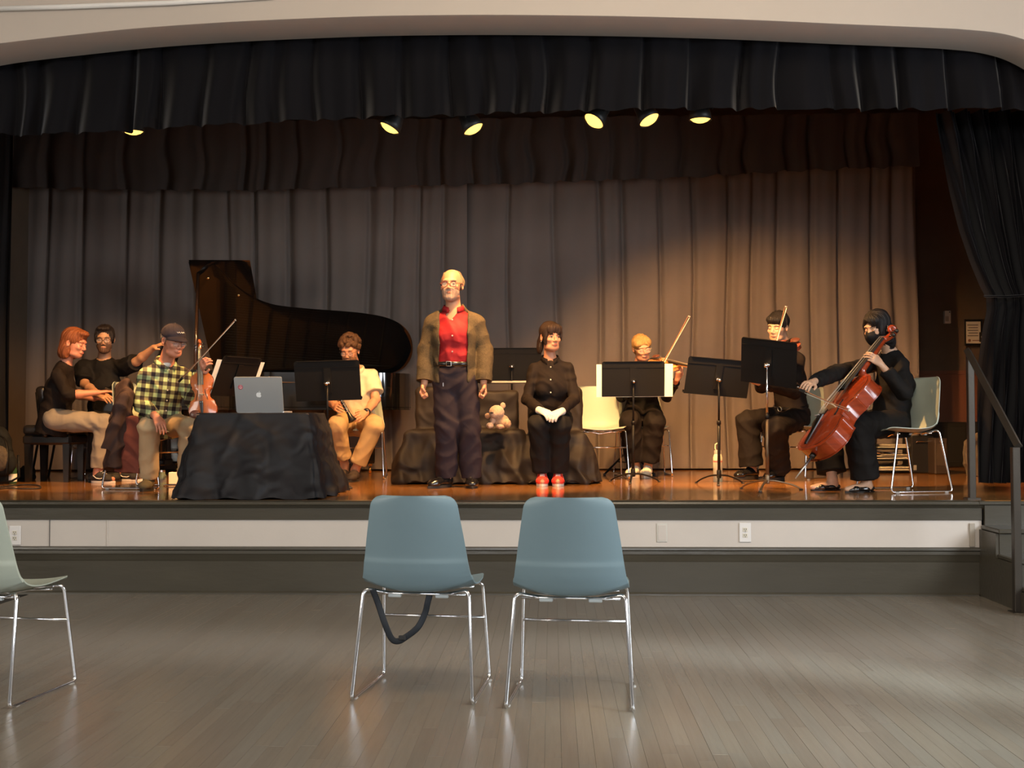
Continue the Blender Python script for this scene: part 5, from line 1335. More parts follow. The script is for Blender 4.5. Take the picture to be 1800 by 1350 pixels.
# ---------- standing man
st = dict(face=(-7, 0, 0), hs=1.09, skin='fair', shirt=red, trousers=navy, hair='bald', hairm=hA('grey_sand', (.24,.17,.10)), hairmat='grey', brow=(.35,.25,.16), beard=hA('grey_beard', (.44,.29,.21)), glass=(gl_red, 1, .021, .019, .0020, 2.0),
   handA=((741,694,-.04), (1,-.25,0), 1.9, 1), handB=((853,694,-.04), (-1,-.25,0), 1.9, -1), sleeve=(.9,.9), hem=.0, tuck=.105, tw=.96, collar=True, copen=.45, vneck=True, rise=.105, hemw=.074, kneew=.078, hemt=(1.04,1.04), shoe='black', shoemat=black_lea, solemat=rubber, toeA=(-.55,-.85,0), toeB=(.12,-1,0), soleh=.022, shoel=.30, laces=mat('black_lace', (.02,.02,.02), .7),
   buttons=((795,562,-.2), (795,618,-.2), 3), infl=.012, wrinkle=.004, twr=.007, leg=1.05, look=-.3, jaw=1.1)
J = dict(head=(794,502,0), neck=(797,546,.02), shA=(761,568,.03), shB=(837,568,.03), elA=(751,615,.06), elB=(851,616,.06), wrA=(746,674,-.02), wrB=(850,674,-.02), pel=(799,662,.02), hpA=(782,668,.02), hpB=(817,668,.02), knA=(785,752,-.02), knB=(825,753,.0), anA=(784,835,.02), anB=(828,836,.04), chest=(798,590,0))
st['look'] = .2
r5, off5, j5, _ = person('standing older man in an open olive fleece over a red shirt', 8.98, J, st)
def jacket(st, m, infl, hem, open_w, name='jacket', collar_h=.04, cuff=.93, zipper=True, sl=.024):
    root, off, j, hc, R, hs, side, fwd, up, body, shirt, tr = st['_']; pel, neck = j['pel'], j['neck']; chest = j.get('chest', pel.lerp(neck, .66)); waist = pel.lerp(chest, .45); low = pel-up*hem
    S = [(ecap(low, waist, (.160, .125), (.138, .115), side, cuta=True, infl=infl), .03), (ecap(waist, chest, (.138, .115), (.150, .112), side, infl=infl), .04), (ecap(chest, neck-up*.03, (.150, .112), (.085, .070), side, infl=infl), .04)]
    for q in 'AB':
        S.append((cone(neck-up*.04, j['sh'+q], .052, .052, infl=infl), .04)); sh, el, wr = j['sh'+q], j['el'+q], j['wr'+q]
        S.append((cone(sh, el, .055, .050, infl=sl*.8), .010)); S.append((cone(el, el.lerp(wr, cuff), .052, .042, cutb=True, infl=sl), .015))
    S.append((ecap(neck-up*.03, neck+up*(collar_h+.012)-fwd*.015, (.082,.080), (.074,.074), side, cutb=True, infl=.004), .02))
    f = Field([p for p, k in S], .008)
    for p, k in S: f.add(p, k)
    M = np.array(Matrix((side, fwd, up)).transposed())
    c = pel.lerp(neck, .45)+fwd*.16; f.sub(rbox(c, (open_w/2, .155, .50), M, .01), .015)
    f.sub(cone(neck-up*.05+fwd*.0, neck+up*.2-fwd*.02, .066, .072), .004)
    # hollow, so that the shirt inside shows
    f.sub(ecap(low-up*.05, waist, (.144,.108), (.126,.100), side, infl=infl), .006); f.sub(ecap(waist, chest, (.126,.100), (.138,.098), side, infl=infl-.004), .006); 
    o = f.build(name, m, root, off, wr=.006, ws=11, seed=2)
    for q, sg in (('A', -1), ('B', 1)):   # ribbed cuffs
        wr, el = j['wr'+q], j['el'+q]; b = MB(); a1 = el.lerp(wr, cuff-.16); a2 = el.lerp(wr, cuff+.005); b.tube([a1-off, a2-off], [.045+sl, .043+sl], 16, cap=False); 
        c_ = b.build('cuff', m, o, True)
    return o, low
jk, low = jacket(st, olive, .022, .045, .215)
S_ = st['_']; side, fwd, up = S_[6], S_[7], S_[8]
q = MB(); c = D(797,640,8.98)-off5
def ring(c, rx, ry, h, side, fwd, up, th=.004, n=40):
    b = MB(); rows = [[c+side*math.cos(2*pi*k/n)*(rx+e)+fwd*math.sin(2*pi*k/n)*(ry+e)+up*z for k in range(n)] for e, z in ((0,-h/2),(th,-h/2),(th,h/2),(0,h/2))]
    b.grid(rows+[rows[0]], closed=True); return b
bl = ring(c, .157, .122, .036, side, fwd, up).build('belt', black_lea, r5, True)
p = c+fwd*.127-side*.030; M = Matrix((side, fwd, up)).transposed()
q = MB(); q.tube(rod([p+M@Vector((-.018,.003,-.018)), p+M@Vector((.018,.003,-.018)), p+M@Vector((.018,.003,.018)), p+M@Vector((-.018,.003,.018)), p+M@Vector((-.018,.003,-.018))], .003, .004), .003, 6); q.build('buckle', mat('steel', (.5,.5,.5), .3, metal=1), bl, True)
q = MB()
z0 = D(779,676,8.80)-off5; q.box(z0, (.008,.006,.030), bev=.002); q.build('zip_pull', mat('steel', (.5,.5,.5), .3, metal=1), jk)

# ---------- seated woman in black with white gloves
st = dict(face=(24, 3, 0), hs=1.03, fem=True, skin='fair', shirt=blk2, trousers=blk, hair='bangs', hairm=hA('dark_brown', (.028,.014,.008)), hairmat='brown', brow=(.10,.05,.03), smile=1, look=.5,
   handA=((984,734,-.30), (.1,.45,-.85), .75, 1), handB=((952,738,-.36), (-.1,.45,-.85), .75, -1), sleeve=(.97,.97), hem=.06, collar=True, copen=.35, buttons=((968,645,.2), (968,690,.2), 3), btnmat=mat('button_pearl', (.62,.58,.5), .25), hemw=.078, kneew=.080, hemt=(.94,.94), shoe='sneaker', shoemat=mat('coral_red_canvas', (.62,.035,.022), .6), solemat=wsole, laces=lace_w, side=lace_w, soleh=.022, toeA=(.02,-1,0), toeB=(-.02,-1,0), shoel=.255, slw=1.0, infl=.014, floor=(968, 800), leg=.95, shirt_name='blouse')
J = dict(head=(968,593,.28), neck=(967,634,.33), shA=(940,650,.33), shB=(998,650,.33), elA=(926,702,.24), elB=(1010,701,.24), wrA=(950,722,-.09), wrB=(986,724,-.11), pel=(968,734,.38), hpA=(950,738,.36), hpB=(987,738,.36), knA=(946,748,-.10), knB=(986,748,-.10), anA=(953,832,.02), anB=(981,832,.02), chest=(968,675,.33))
r6, off6, j6, _ = person('seated woman in a black blouse with white gloves folded in her lap', 9.22, J, st)
for q_, hd, ts in (('A', st['handA'], 1), ('B', st['handB'], -1)):
    t = hd[0]; hl = hand(j6['wr'+q_], D(t[0], t[1], 9.22+t[2]), hd[1], hd[2], ts, .95, infl=.002, spread=1.6); W = j6['wr'+q_]; dv = (D(t[0], t[1], 9.22+t[2])-W).normalized()
    hl.append((cone(W-dv*.03, W+dv*.02, .031, .029, cuta=True), .01)); f = Field([p for p, k in hl], .0036)
    for p, k in hl: f.add(p, k)
    f.build('glove', mat('white_cotton_glove', (.68,.64,.56), .8, bump=.1, bscale=300), r6, off6)
q = MB()
for sx in (-1,): q.ell(j6['head']+Matrix(Rm(24,3,0))@Vector((-.082*1.03, .004, -.036))-off6, (.004,.004,.004), 8)
q.build('earring', mat('pearl', (.8,.76,.7), .2), r6, True)

# ---------- violinist in plaid shirt and cap
st = dict(face=(48, 16, 0), hs=1.04, skin='rosy', shirt=plaid_m, trousers=khaki, hair='under_cap', hairm=hA('grey_short', (.20,.16,.13)), hairmat='grey2', brow=(.14,.09,.06), glass=(gl_thin, 1, .022, .015, .0013, 2.3), eyes='down',
   handA=((282,748,-.28), (-.2,.35,-.9), .45, 1), handB=((357,636,-.42), (.35,.8,-.2), 1.0, -1), sleeve=(.95,.93), hem=.10, collar=True, copen=.4, hemw=.066, kneew=.070, hemt=(.92,.92), shoe='boot', shoemat=mat('olive_suede', (.10,.075,.035), .85), solemat=rubber, laces=mat('orange_lace', (.60,.30,.06), .8), soleh=.024, toeA=(.12,-1,0), toeB=(.5,-1,0), infl=.018, wrinkle=.007, floor=(285, 800), front=(.6,-.8,0), slw=1.08,
   buttons=((297,650,.0), (292,722,.0), 5))
J = dict(head=(305,600,.10), neck=(291,641,.20), shA=(257,661,.12), shB=(321,660,.34), elA=(249,712,.10), elB=(338,704,.12), wrA=(273,731,-.22), wrB=(352,655,-.34), pel=(282,742,.34), hpA=(266,748,.28), hpB=(298,746,.40), knA=(262,752,-.16), knB=(332,752,.06), anA=(262,845,.0), anB=(328,842,.10), chest=(286,682,.24))
r3, off3, j3, _ = person('seated man in a green plaid shirt and navy cap, violin on his knee', 8.74, J, st)
S_ = st['_']; hc, R, hs = S_[3], S_[4], S_[5]; Rn = np.array(R); W = lambda p: np.array(hc)+Rn@A3(p)*hs; Wv = lambda p: hc+Matrix(R)@Vector(p)*hs-off3
f = Field([ell(W((0,.018,.045)), A3((.088,.106,.086))*hs, Rn)], .0048); f.add(ell(W((0,.018,.045)), A3((.086,.104,.084))*hs, Rn)); n_ = A3((0,-.22,1)); n_ /= np.linalg.norm(n_)
f.sub(half(W((0,0,.030)), Rn@n_), .003)
capm = cm('navy_cap_cotton', (.030,.024,.032)); cp = f.build('cap', capm, r3, off3)
rows = []
for k in range(7):
    v = k/6; row = []
    for i in range(-8, 9):
        u = i/8; ang = u*1.15; rad = .100+.072*v*math.cos(u*1.2)**.6 if abs(u) < 1 else .100+.02*v; row.append(Wv((math.sin(ang)*(.080+.004*v)*1.0, .018-math.cos(ang)*rad*1.02, .046-.020*v-.016*u*u*(1)+.004)))
    rows.append(row)
q = MB(); q.grid(rows); bo = q.build('brim', capm, cp, True); so = bo.modifiers.new('s', 'SOLIDIFY'); so.thickness = .004
q = MB(); q.tube([Wv(p) for p in [(-.030,-.0805,.088),(-.022,-.0865,.082),(-.014,-.0860,.090),(-.005,-.0905,.082),(.004,-.0890,.090),(.012,-.0890,.083),(.022,-.0850,.090),(.030,-.0830,.084)]], .0026, 5); q.build('embroidery', lace_w, cp, True)
q = MB()
for a in range(6): q.tube([Wv((math.sin(a*pi/3+.5)*s_*.089, .018-math.cos(a*pi/3+.5)*s_*.107, .045+math.sqrt(max(0, 1-s_*s_))*.0868)) for s_ in (.05,.3,.55,.75,.9)], .0012, 4)
q.ell(Wv((0,.018,.134)), (.006,.006,.004), 8); q.build('seam', cm('cap_seam', (.07,.055,.06)), cp, True)
q = MB(); q.ell(j3['neck']+Vector((.02,-.045,.0))-off3, (.040,.03,.028), 12); q.build('undershirt', cm('white_tee', (.62,.60,.56)), r3, True)

# ---------- clarinettist
st = dict(face=(-8, 20, 0), hs=1.0, skin='fair', shirt=cream_l, trousers=tanc, hair='curly', hairm=hA('brown_curls', (.105,.050,.022)), hairmat='brown2', brow=(.09,.05,.03), glass=(gl_dark, 1, .024, .018, .0015, 2.6), eyes='down', beard=hA('brown_beard', (.24,.12,.065)),
   handA=((600,718,-.30), (.35,.75,-.3), .8, 1), handB=((617,741,-.30), (-.5,.7,-.3), .8, -1), sleeve=(.36,.36), hem=.08, collar=True, copen=.35, hemw=.066, kneew=.074, hemt=(.80,.84), shoe='boot', shoemat=mat('dark_brown_suede', (.035,.022,.016), .8), solemat=rubber, soleh=.02, toeA=(-.2,-1,0), toeB=(-.1,-1,0), infl=.018, floor=(628, 800), slw=1.35, high=True)
J = dict(head=(615,617,.22), neck=(624,652,.32), shA=(597,665,.32), shB=(650,664,.34), elA=(583,705,.24), elB=(661,702,.24), wrA=(588,714,-.06), wrB=(643,726,-.05), pel=(626,738,.38), hpA=(610,743,.36), hpB=(643,743,.36), knA=(592,748,-.12), knB=(658,748,-.10), anA=(606,818,.06), anB=(624,827,-.02), chest=(625,692,.33))
r4, off4, j4, _ = person('curly haired man with glasses in a cream short sleeved shirt holding a clarinet', 9.96, J, st)
q = MB(); W4, E4 = j4['wrB'], j4['elB']; dv = (E4-W4).normalized(); q.tube([W4+dv*.01-off4, W4+dv*.035-off4], .034, 16); q.build('watch_strap', black_lea, r4, True)
q = MB(); q.ell(W4+dv*.02+Vector((.0,-.034,.012))-off4, (.018,.008,.018), 12); q.build('watch', mat('watch_face', (.02,.02,.02), .1), r4, True)

# ---------- blonde violinist
st = dict(face=(14, 18, -10), hs=1.0, fem=True, skin='fair', shirt=blk, trousers=blkT, hair='tied', hairm=hA('dark_blonde', (.42,.24,.08)), hairmat='blonde', brow=(.30,.17,.08), glass=(gl_clear, 1, .025, .021, .0013, 2.0), eyes='down',
   handA=((1158,656,-.55), (.2,.6,-.6), .8, 1), handB=((1196,645,-.50), (-.2,.6,.5), 1.0, -1), sleeve=(.96,.92), hem=.05, hemw=.088, kneew=.088, hemt=(.84,.86), shoe='sneaker', shoemat=mat('white_canvas', (.62,.58,.48), .7), solemat=wsole, laces=lace_w, soleh=.03, toeA=(-.5,-1,0), toeB=(-.25,-1,0), floor=(1130, 800), infl=.014, rise=.13, shirt_name='sweater')
J = dict(head=(1128,612,.12), neck=(1122,648,.22), shA=(1098,661,.22), shB=(1146,660,.22), elA=(1092,698,-.05), elB=(1172,697,-.12), wrA=(1148,668,-.40), wrB=(1190,667,-.42), pel=(1130,722,.28), hpA=(1114,728,.26), hpB=(1146,728,.26), knA=(1107,742,-.16), knB=(1151,742,-.16), anA=(1118,819,.0), anB=(1139,820,-.04), chest=(1127,684,.22))
r7, off7, j7, _ = person('blonde woman with glasses playing a violin behind a music stand', 10.5, J, st)
q = MB(); nk = j7['neck']; q.tube([nk+Vector((0,.0,-.01))-off7, nk+Vector((.01,-.012,.045))-off7], [.066,.056], 18, cap=False); q.build('turtleneck', blk, r7, True)

# ---------- violist in black
st = dict(face=(-38, 14, 6), hs=1.06, skin='east', shirt=blk2, trousers=blkT, hair='fringe', hairm=hA('black_crop', (.010,.008,.008)), hairmat='black', brow=(.02,.015,.012), eyes='down', nomouth=False,
   handA=((1330,655,-.55), (.5,.2,-.6), .8, 1), handB=((1310,660,-.68), (0,.8,.5), .9, -1), sleeve=(.95,.95), hem=.02, hemw=.098, kneew=.094, hemt=(.92,.95), shoe='black', shoemat=black_lea, solemat=rubber, soleh=.032, toeA=(-.85,-.55,0), toeB=(-.75,-.7,0), shoel=.29, floor=(1390, 800), front=(-.7,-.7,0), infl=.016, twr=.007)
J = dict(head=(1367,575,.10), neck=(1381,614,.20), shA=(1352,632,.38), shB=(1403,633,.10), elA=(1338,680,.12), elB=(1396,690,-.22), wrA=(1342,664,-.32), wrB=(1326,670,-.50), pel=(1392,728,.24), hpA=(1376,733,.34), hpB=(1404,735,.14), knA=(1314,742,.10), knB=(1362,752,-.30), anA=(1322,826,.10), anB=(1370,830,-.10), chest=(1386,665,.22))
r8, off8, j8, _ = person('young man in black playing a viola behind the tall stand', 9.95, J, st)
S_ = st['_']; c = S_[2]['pel']+S_[8]*.065-off8
bl = ring(c, .166, .132, .038, S_[6], S_[7], S_[8]).build('belt', black_lea, r8, True)
p = c+S_[7]*.138-S_[6]*.01; M = Matrix((S_[6], S_[7], S_[8])).transposed(); q = MB(); q.tube([p+M@Vector((math.cos(a*pi/8)*.022, .002, math.sin(a*pi/8)*.022)) for a in range(16)], .004, 6, closed=True); q.build('buckle', mat('steel', (.5,.5,.5), .3, metal=1), bl, True)

# ---------- cellist
st = dict(face=(-52, 16, 0), hs=1.03, fem=True, skin='east', shirt=blk, trousers=blk, hair='long', hairm=hA('black_long', (.010,.008,.008)), hairmat='black', brow=(.02,.015,.012), nomouth=True, eyes='down',
   handA=((1406,678,-.62), (-.2,.3,-.9), .7, 1), handB=((1526,622,.0), (-.3,.85,-.2), .8, -1), sleeve=(.95,.9), hem=.14, hemw=.100, kneew=.095, hemt=(.88,.90), shoe='flat', shoemat=mat('patent_black', (.008,.008,.008), .08, coat=.8), soleh=.012, toeA=(-1,-.30,0), toeB=(-1,-.35,0), shoel=.25, floor=(1560, 800), front=(-.8,-.6,0), infl=.018, slw=1.15, shirt_name='cardigan')
J = dict(head=(1541,577,.28), neck=(1566,622,.38), shA=(1533,640,.56), shB=(1583,641,.26), elA=(1474,654,.10), elB=(1590,690,.04), wrA=(1428,672,-.42), wrB=(1549,641,.05), pel=(1565,735,.38), hpA=(1548,742,.50), hpB=(1576,744,.26), knA=(1452,752,.35), knB=(1506,750,-.02), anA=(1463,842,.22), anB=(1523,851,.0), chest=(1573,675,.38))
r9, off9, j9, _ = person('woman with long black hair and black face mask playing the cello', 8.25, J, st)
S_ = st['_']; hc, R, hs = S_[3], S_[4], S_[5]; Rn = np.array(R); W = lambda p: np.array(hc)+Rn@A3(p)*hs; Wv = lambda p: hc+Matrix(R)@Vector(p)*hs-off9
E = [ell(W((0,-.030,-.035)), A3((.0665,.068,.083))*hs, Rn), ell(W((0,-.060,-.088)), A3((.040,.034,.030))*hs, Rn), cone(W((0,-.088,-.01)), W((0,-.110,-.032)), .010, .016), ell(W((0,-.075,-.05)), A3((.045,.045,.045))*hs, Rn)]
f = Field(E, .0048)
for e in E: f.add(e, .025)
f.sub(half(W((0,-.08,-.012)), -(Rn@A3((0,-.25,1.0)))), .004) if False else f.sub(half(W((0,-.10,-.008)), Rn@(-A3((0,-.12,1.0)))), .004); f.sub(half(W((0,-.005,0)), Rn@(-A3((0,1,0)))), .004)
mk = f.build('face_mask', cm('black_mask', (.012,.011,.011)), r9, off9)
q = MB()
for s_ in (-1, 1): q.tube([Wv((s_*.060,-.040,-.020)), Wv((s_*.078,.0,.008)), Wv((s_*.080,.022,-.01)), Wv((s_*.064,-.02,-.070))], .0015, 5)
q.build('ear_loop', blk, mk, True)

# ---------- red haired pianist (profile)
st = dict(face=(82, 14, 0), hs=1.05, fem=True, skin='rosy', shirt=blk2, trousers=greyt, hair='bob', hairm=hA('auburn', (.21,.062,.020)), hairmat='auburn', brow=(.20,.08,.04), eyes='down',
   handA=((197,687,.0), (0,.1,-1), .35, 1), handB=((188,699,.35), (0,-.1,-1), .35, -1), sleeve=(.62,.60), hem=.16, hemw=.062, kneew=.074, hemt=(.90,.90), shoe='sneaker', shoemat=mat('black_canvas', (.02,.018,.018), .8), solemat=wsole, laces=lace_w, side=lace_w, soleh=.02, toeA=(.96,-.35,0), toeB=(.98,-.1,0), floor=(100, 800), front=(1,0,0), infl=.016, shoel=.26, shirt_name='sweater')
J = dict(head=(131,604,.05), neck=(114,642,.08), shA=(102,660,-.10), shB=(112,657,.25), elA=(120,694,-.18), elB=(128,692,.32), wrA=(172,690,-.08), wrB=(165,701,.28), pel=(96,732,.06), hpA=(98,738,-.06), hpB=(100,738,.20), knA=(183,744,-.05), knB=(190,746,.22), anA=(172,832,-.06), anB=(215,833,.22), chest=(105,686,.06))
r1, off1, j1, _ = person('red haired woman in black playing the piano, seen in profile', 9.85, J, st)

# ---------- man with glasses behind the pianist
st = dict(face=(14, 12, 0), hs=1.05, skin='tan', shirt=blk, trousers=blkT, hair='short', hairm=hA('black_short', (.016,.011,.009)), hairmat='black', brow=(.02,.015,.012), beard=hA('black_stubble', (.12,.065,.040)), glass=(gl_dark, 1, .026, .015, .0022, 3.5), eyes='down',
   handA=((186,698,-.45), (.2,.4,-.8), .5, 1), handB=((288,603,-.30), (.1,.35,-.9), .5, -1), sleeve=(.42,.46), hem=.08, hemw=.07, kneew=.07, shoe='black', shoemat=rubber, floor=(183, 800), soleh=.02, infl=.016, slw=1.3)
J = dict(head=(184,596,-.02), neck=(183,634,.05), shA=(148,647,.05), shB=(217,646,.02), elA=(149,676,-.10), elB=(240,636,-.12), wrA=(174,694,-.40), wrB=(270,611,-.26), pel=(186,742,.08), hpA=(170,746,.05), hpB=(202,746,.05), knA=(170,750,-.40), knB=(208,752,-.40), anA=(172,828,-.35), anB=(210,829,-.35), chest=(184,682,.04))
r2, off2, j2, _ = person('man with dark glasses and short beard in a black t-shirt behind the pianist', 10.45, J, st)

# ============================================================ INSTRUMENTS HELD
amber = mat('amber_varnish', (.50,.13,.025), .22, coat=.6, bump=.02, var=.25, vscale=14, stretch=(4,4,.8)); amber2 = mat('amber_flamed_maple', (.42,.095,.018), .2, coat=.6, var=.3, vscale=10, stretch=(1,1,8))
redv = mat('red_cello_varnish', (.40,.055,.014), .20, coat=.7, bump=.02, var=.25, vscale=8, stretch=(4,4,.6)); redv2 = mat('red_cello_ribs', (.33,.045,.012), .2, coat=.7, var=.3, vscale=6, stretch=(1,1,7))
gold_v = mat('golden_varnish', (.55,.22,.06), .22, coat=.5, var=.2, vscale=14); dkv = mat('dark_red_varnish', (.26,.06,.03), .2, coat=.6, var=.2)
instrument('violin', 'reddish violin held upright on the plaid shirted man\'s knee', 'violin', D(358,737,8.32), D(352,600,8.44), (.05,-1,.05), .356, .60, .032, amber, amber2)
instrument('violin', 'golden violin under the blonde woman\'s chin', 'violin', D(1142,636,10.28), D(1212,650,9.92), (.05,-.55,.8), .356, .60, .032, gold_v, gold_v)
instrument('viola', 'dark red viola under the chin of the young man behind the tall stand', 'viola', D(1394,601,9.72), D(1314,668,9.36), (-.5,-.6,.6), .41, .68, .036, dkv, dkv)
instrument('cello', 'glossy red cello leaning against the masked cellist', 'cello', D(1429,800,8.02), D(1607,560,8.50), (-.93,-.33,.10), .755, 1.24, .118, redv, redv2, violin=False, chin=False)
bow('bow held beside the violin neck by the man in the plaid shirt', D(313,671,8.30), D(414,561,8.05), (.5,0,.8))
bow('bow pointing up steeply above the blonde violinist', D(1150,661,9.95), D(1210,555,10.25), (-.8,0,.5))
bow('bow standing up before the face of the violist', D(1346,650,9.45), D(1380,538,9.75), (-.9,0,.3))
bow('cello bow drawn across the strings near the bridge', D(1404,681,7.63), D(1493,719,7.82), (0,-.3,1), r=.0052)
def clarinet():
    a = D(571,651,9.60); b_ = D(620,740,9.52); t = thing('clarinet', 'black clarinet with silver keys resting on the curly haired man\'s thigh', 'clarinet', b_); ax = (b_-a); L = ax.length; ax.normalize(); o = a-b_
    q = MB(); ps = [(0,.006),(.06,.009),(.07,.013),(.12,.014),(.5,.0145),(.86,.016),(.93,.024),(.985,.036),(1,.0385)]; q.tube([o+ax*(L*u) for u, r in ps], [r for u, r in ps], 16); q.build('body', mat('grenadilla', (.012,.010,.009), .25), t, True)
    x = ax.cross(Vector((0,1,0))).normalized(); y = ax.cross(x); fr = y if y.y < 0 else -y
    for u in (.13,.30,.55,.80):
        q = MB(); q.tube([o+ax*(L*u), o+ax*(L*u+.010)], .0165, 14); q.build('ring', chrome, t, True)
    for i in range(9):
        u = .2+.07*i; q = MB(); q.tube([o+ax*(L*u)+fr*.017-ax*.004, o+ax*(L*u)+fr*.020], .008, 10); q.tube([o+ax*(L*u)+fr*.018, o+ax*(L*u+.03)+fr*.019+x*.008], .002, 5); q.build('key', chrome, t, True)
clarinet()

# ============================================================ STAGE CHAIRS
def at(px, d): p = D(px, 800, d); return (p.x, p.y)
p = D(1650, 800, 8.44)
cc = stage_chair(at(1625, 8.47), -62, 'pale mint chair the masked cellist sits on, its back showing at her right')
fit(cc, [RL, FL, FR, RR_], [P(1681,866,HS), P(1569,869,HS), P(1500,860,HS), P(1603,859,HS)])
stage_chair(at(1396, 10.24), -42, 'pale mint chair the young man in black sits on')
stage_chair(at(1130, 10.85), 4, 'pale mint chair under the blonde violinist')
stage_chair(at(1052, 10.30), 6, 'empty pale mint chair between the drape and the blonde violinist')
stage_chair(at(630, 10.42), 6, 'pale mint chair under the clarinettist, chrome leg showing at right')
stage_chair(at(260, 9.05), 80, 'pale mint chair under the plaid shirted man with a jacket over its back')
stage_chair(at(183, 10.62), 6, 'pale mint chair under the man in the black t-shirt')
# jacket over the chair back
def coat():
    t = thing('coat', 'dark brown coat hanging over the chair back behind the plaid shirt', 'coat', D(212,760,8.9)); off = t.location.copy(); sd = (.35,-1,0)
    pr = [(ecap(D(221,686,9.02), D(209,745,8.92), (.23,.065), (.22,.065), sd), .03), (ecap(D(209,745,8.88), D(202,826,8.82), (.20,.060), (.19,.085), sd, cutb=True), .03), (cone(D(214,684,9.0), D(226,735,8.98), .055, .05), .03), (cone(D(217,700,8.72), D(186,790,8.70), .05, .045, cutb=True), .02), (cone(D(228,692,8.8), D(219,780,8.75), .04, .04), .03)]
    f = Field([p for p, k in pr], .008)
    for p, k in pr: f.add(p, k)
    f.build('cloth', cm('dark_plum_coat', (.045,.026,.022)), t, off, wr=.012, ws=10, seed=1)
    pr = [(ecap(D(229,735,8.74), D(222,832,8.70), (.10,.018), (.13,.022), (1,-.4,0), cutb=True), .02)]; f = Field([p for p, k in pr], .008)
    for p, k in pr: f.add(p, k)
    f.build('lining', cm('russet_lining', (.14,.040,.028)), t, off, wr=.008, ws=12, seed=2)
coat()
# piano bench with back
def pbench():
    t = thing('piano_bench', 'black padded piano bench with two cushions and square legs', 'bench', P(97,846,HS)); lea = mat('black_vinyl', (.014,.012,.011), .3, bump=.15, bscale=40)
    for s_ in (-1, 1):
        f = Field([rbox((s_*.108, 0, .455), (.105,.20,.045), None, .035)], .008); f.add(rbox((s_*.108, 0, .455), (.105,.20,.045), None, .035)); f.build('cushion', lea, t, (0,0,0))
    q = MB(); q.box((0, 0, .37), (.43,.38,.09), bev=.02); q.build('apron', mat('black_lacquer', (.012,.010,.009), .25), t)
    for x in (-.17, .17):
        for y in (-.15, .15):
            q = MB(); q.grid([[(x+a*w_, y+b_*w_, z) for a, b_ in ((-1,-1),(1,-1),(1,1),(-1,1))] for w_, z in ((.02,0),(.022,.01),(.030,.36))], closed=True); q.build('leg', mat('black_lacquer', (.012,.010,.009), .25), t, auto=30)
    q = MB(); q.lathe([(1e-4,-.02),(.022,-.018),(.026,0),(.022,.018),(1e-4,.02)], 14, Matrix.Rotation(pi/2, 3, 'X'), (0,-.215,.415)); q.build('knob', lea, t, True)
pbench()
def bchair():
    t = thing('folding_chair', 'black padded chair back standing behind the piano bench', 'chair', P(74,842,HS)+Vector((-.02,.22,0))); lea = bpy.data.materials['black_vinyl']
    f = Field([rbox((0,0,.66), (.05,.19,.20), np.array(Matrix.Rotation(R_(-10), 3, 'Y')), .04)], .009); f.add(rbox((0,0,.66), (.05,.19,.20), np.array(Matrix.Rotation(R_(-10), 3, 'Y')), .04)); f.build('backrest', lea, t, (0,0,0))
    q = MB(); q.box((.20,0,.43), (.38,.38,.06), bev=.02); q.build('seat', lea, t)
    for y in (-.18, .18):
        q = MB(); q.tube([(-.10,y,0), (-.02,y,.45), (-.06,y,.80)], .012, 8); q.build('leg', blackm, t, True); q = MB(); q.tube([(.36,y,0), (.34,y,.42)], .012, 8); q.build('leg', blackm, t, True)
bchair()
# ============================================================ SMALL THINGS
def bottle(name, label, loc, prof, m, cap=None, lab=None, loop=None, cat='bottle'):
    t = thing(name, label, cat, loc); q = MB(); q.lathe(prof, 20); q.build('body', m, t, auto=50)
    if cap: q = MB(); q.lathe(cap[0], 16); c = q.build('cap', cap[1], t, auto=50)
    if lab: q = MB(); q.lathe(lab[0], 20); q.build('label', lab[1], t, auto=50)
    if loop: q = MB(); q.tube(loop[0], .005, 8); q.build('carry_loop', loop[1], t, True)
    return t
b0 = D(1262, 846, 9.75); b0.z = HS
cy = mat('cream_steel', (.66,.63,.42), .4); 
bottle('water_bottle', 'cream water bottle with pink ring behind the tilted music stand', b0, [(1e-4,0),(.038,0),(.040,.006),(.040,.205),(.034,.225),(.030,.235)], cy, ([(.030,.232),(.031,.262),(.026,.270),(1e-4,.270)], mat('grey_lid', (.30,.28,.26), .5)), ([(.0405,.165),(.0408,.165),(.0408,.180),(.0405,.180)], mat('pink_ring', (.60,.20,.16), .5)), ([(-.012,0,.262),(-.022,0,.285),(-.020,0,.318),(0,0,.330),(.010,0,.318),(.010,0,.270)], cy))
b0 = D(22.5, 846, 9.7); b0.z = HS
bottle('glass_bottle', 'green glass bottle with a white label beside the backpack', b0, [(1e-4,0),(.030,0),(.033,.006),(.033,.115),(.026,.145),(.013,.175),(.012,.200)], mat('green_glass', (.05,.13,.06), .08, trans=.4), ([(.013,.198),(.0135,.212),(1e-4,.213)], mat('foil_cap', (.6,.58,.5), .3, metal=.7)), ([(.0335,.02),(.0337,.02),(.0337,.085),(.0335,.085)], paper))
b0 = D(285, 850, 9.3); b0.z = HS
bottle('drink_can', 'small silvery green flask on the stage behind the plaid man\'s chair', b0, [(1e-4,0),(.030,0),(.034,.01),(.034,.08),(.024,.10),(.024,.115),(1e-4,.117)], mat('celadon_enamel', (.35,.42,.28), .3, metal=.3), ([(.024,.113),(.025,.130),(1e-4,.131)], chrome), ([(.0345,.03),(.0347,.03),(.0347,.06),(.0345,.06)], mat('grey_lid', (.30,.28,.26), .5)), cat='flask')
def blob(name, label, cat, pr, m, off, h=.009, wr=.01, ws=12, part='body', extra=None):
    t = thing(name, label, cat, off); f = Field([p for p, k in pr], h)
    for p, k in pr: f.add(p, k)
    f.build(part, m, t, off, wr=wr, ws=ws)
    return t
o_ = P(2, 850, HS)
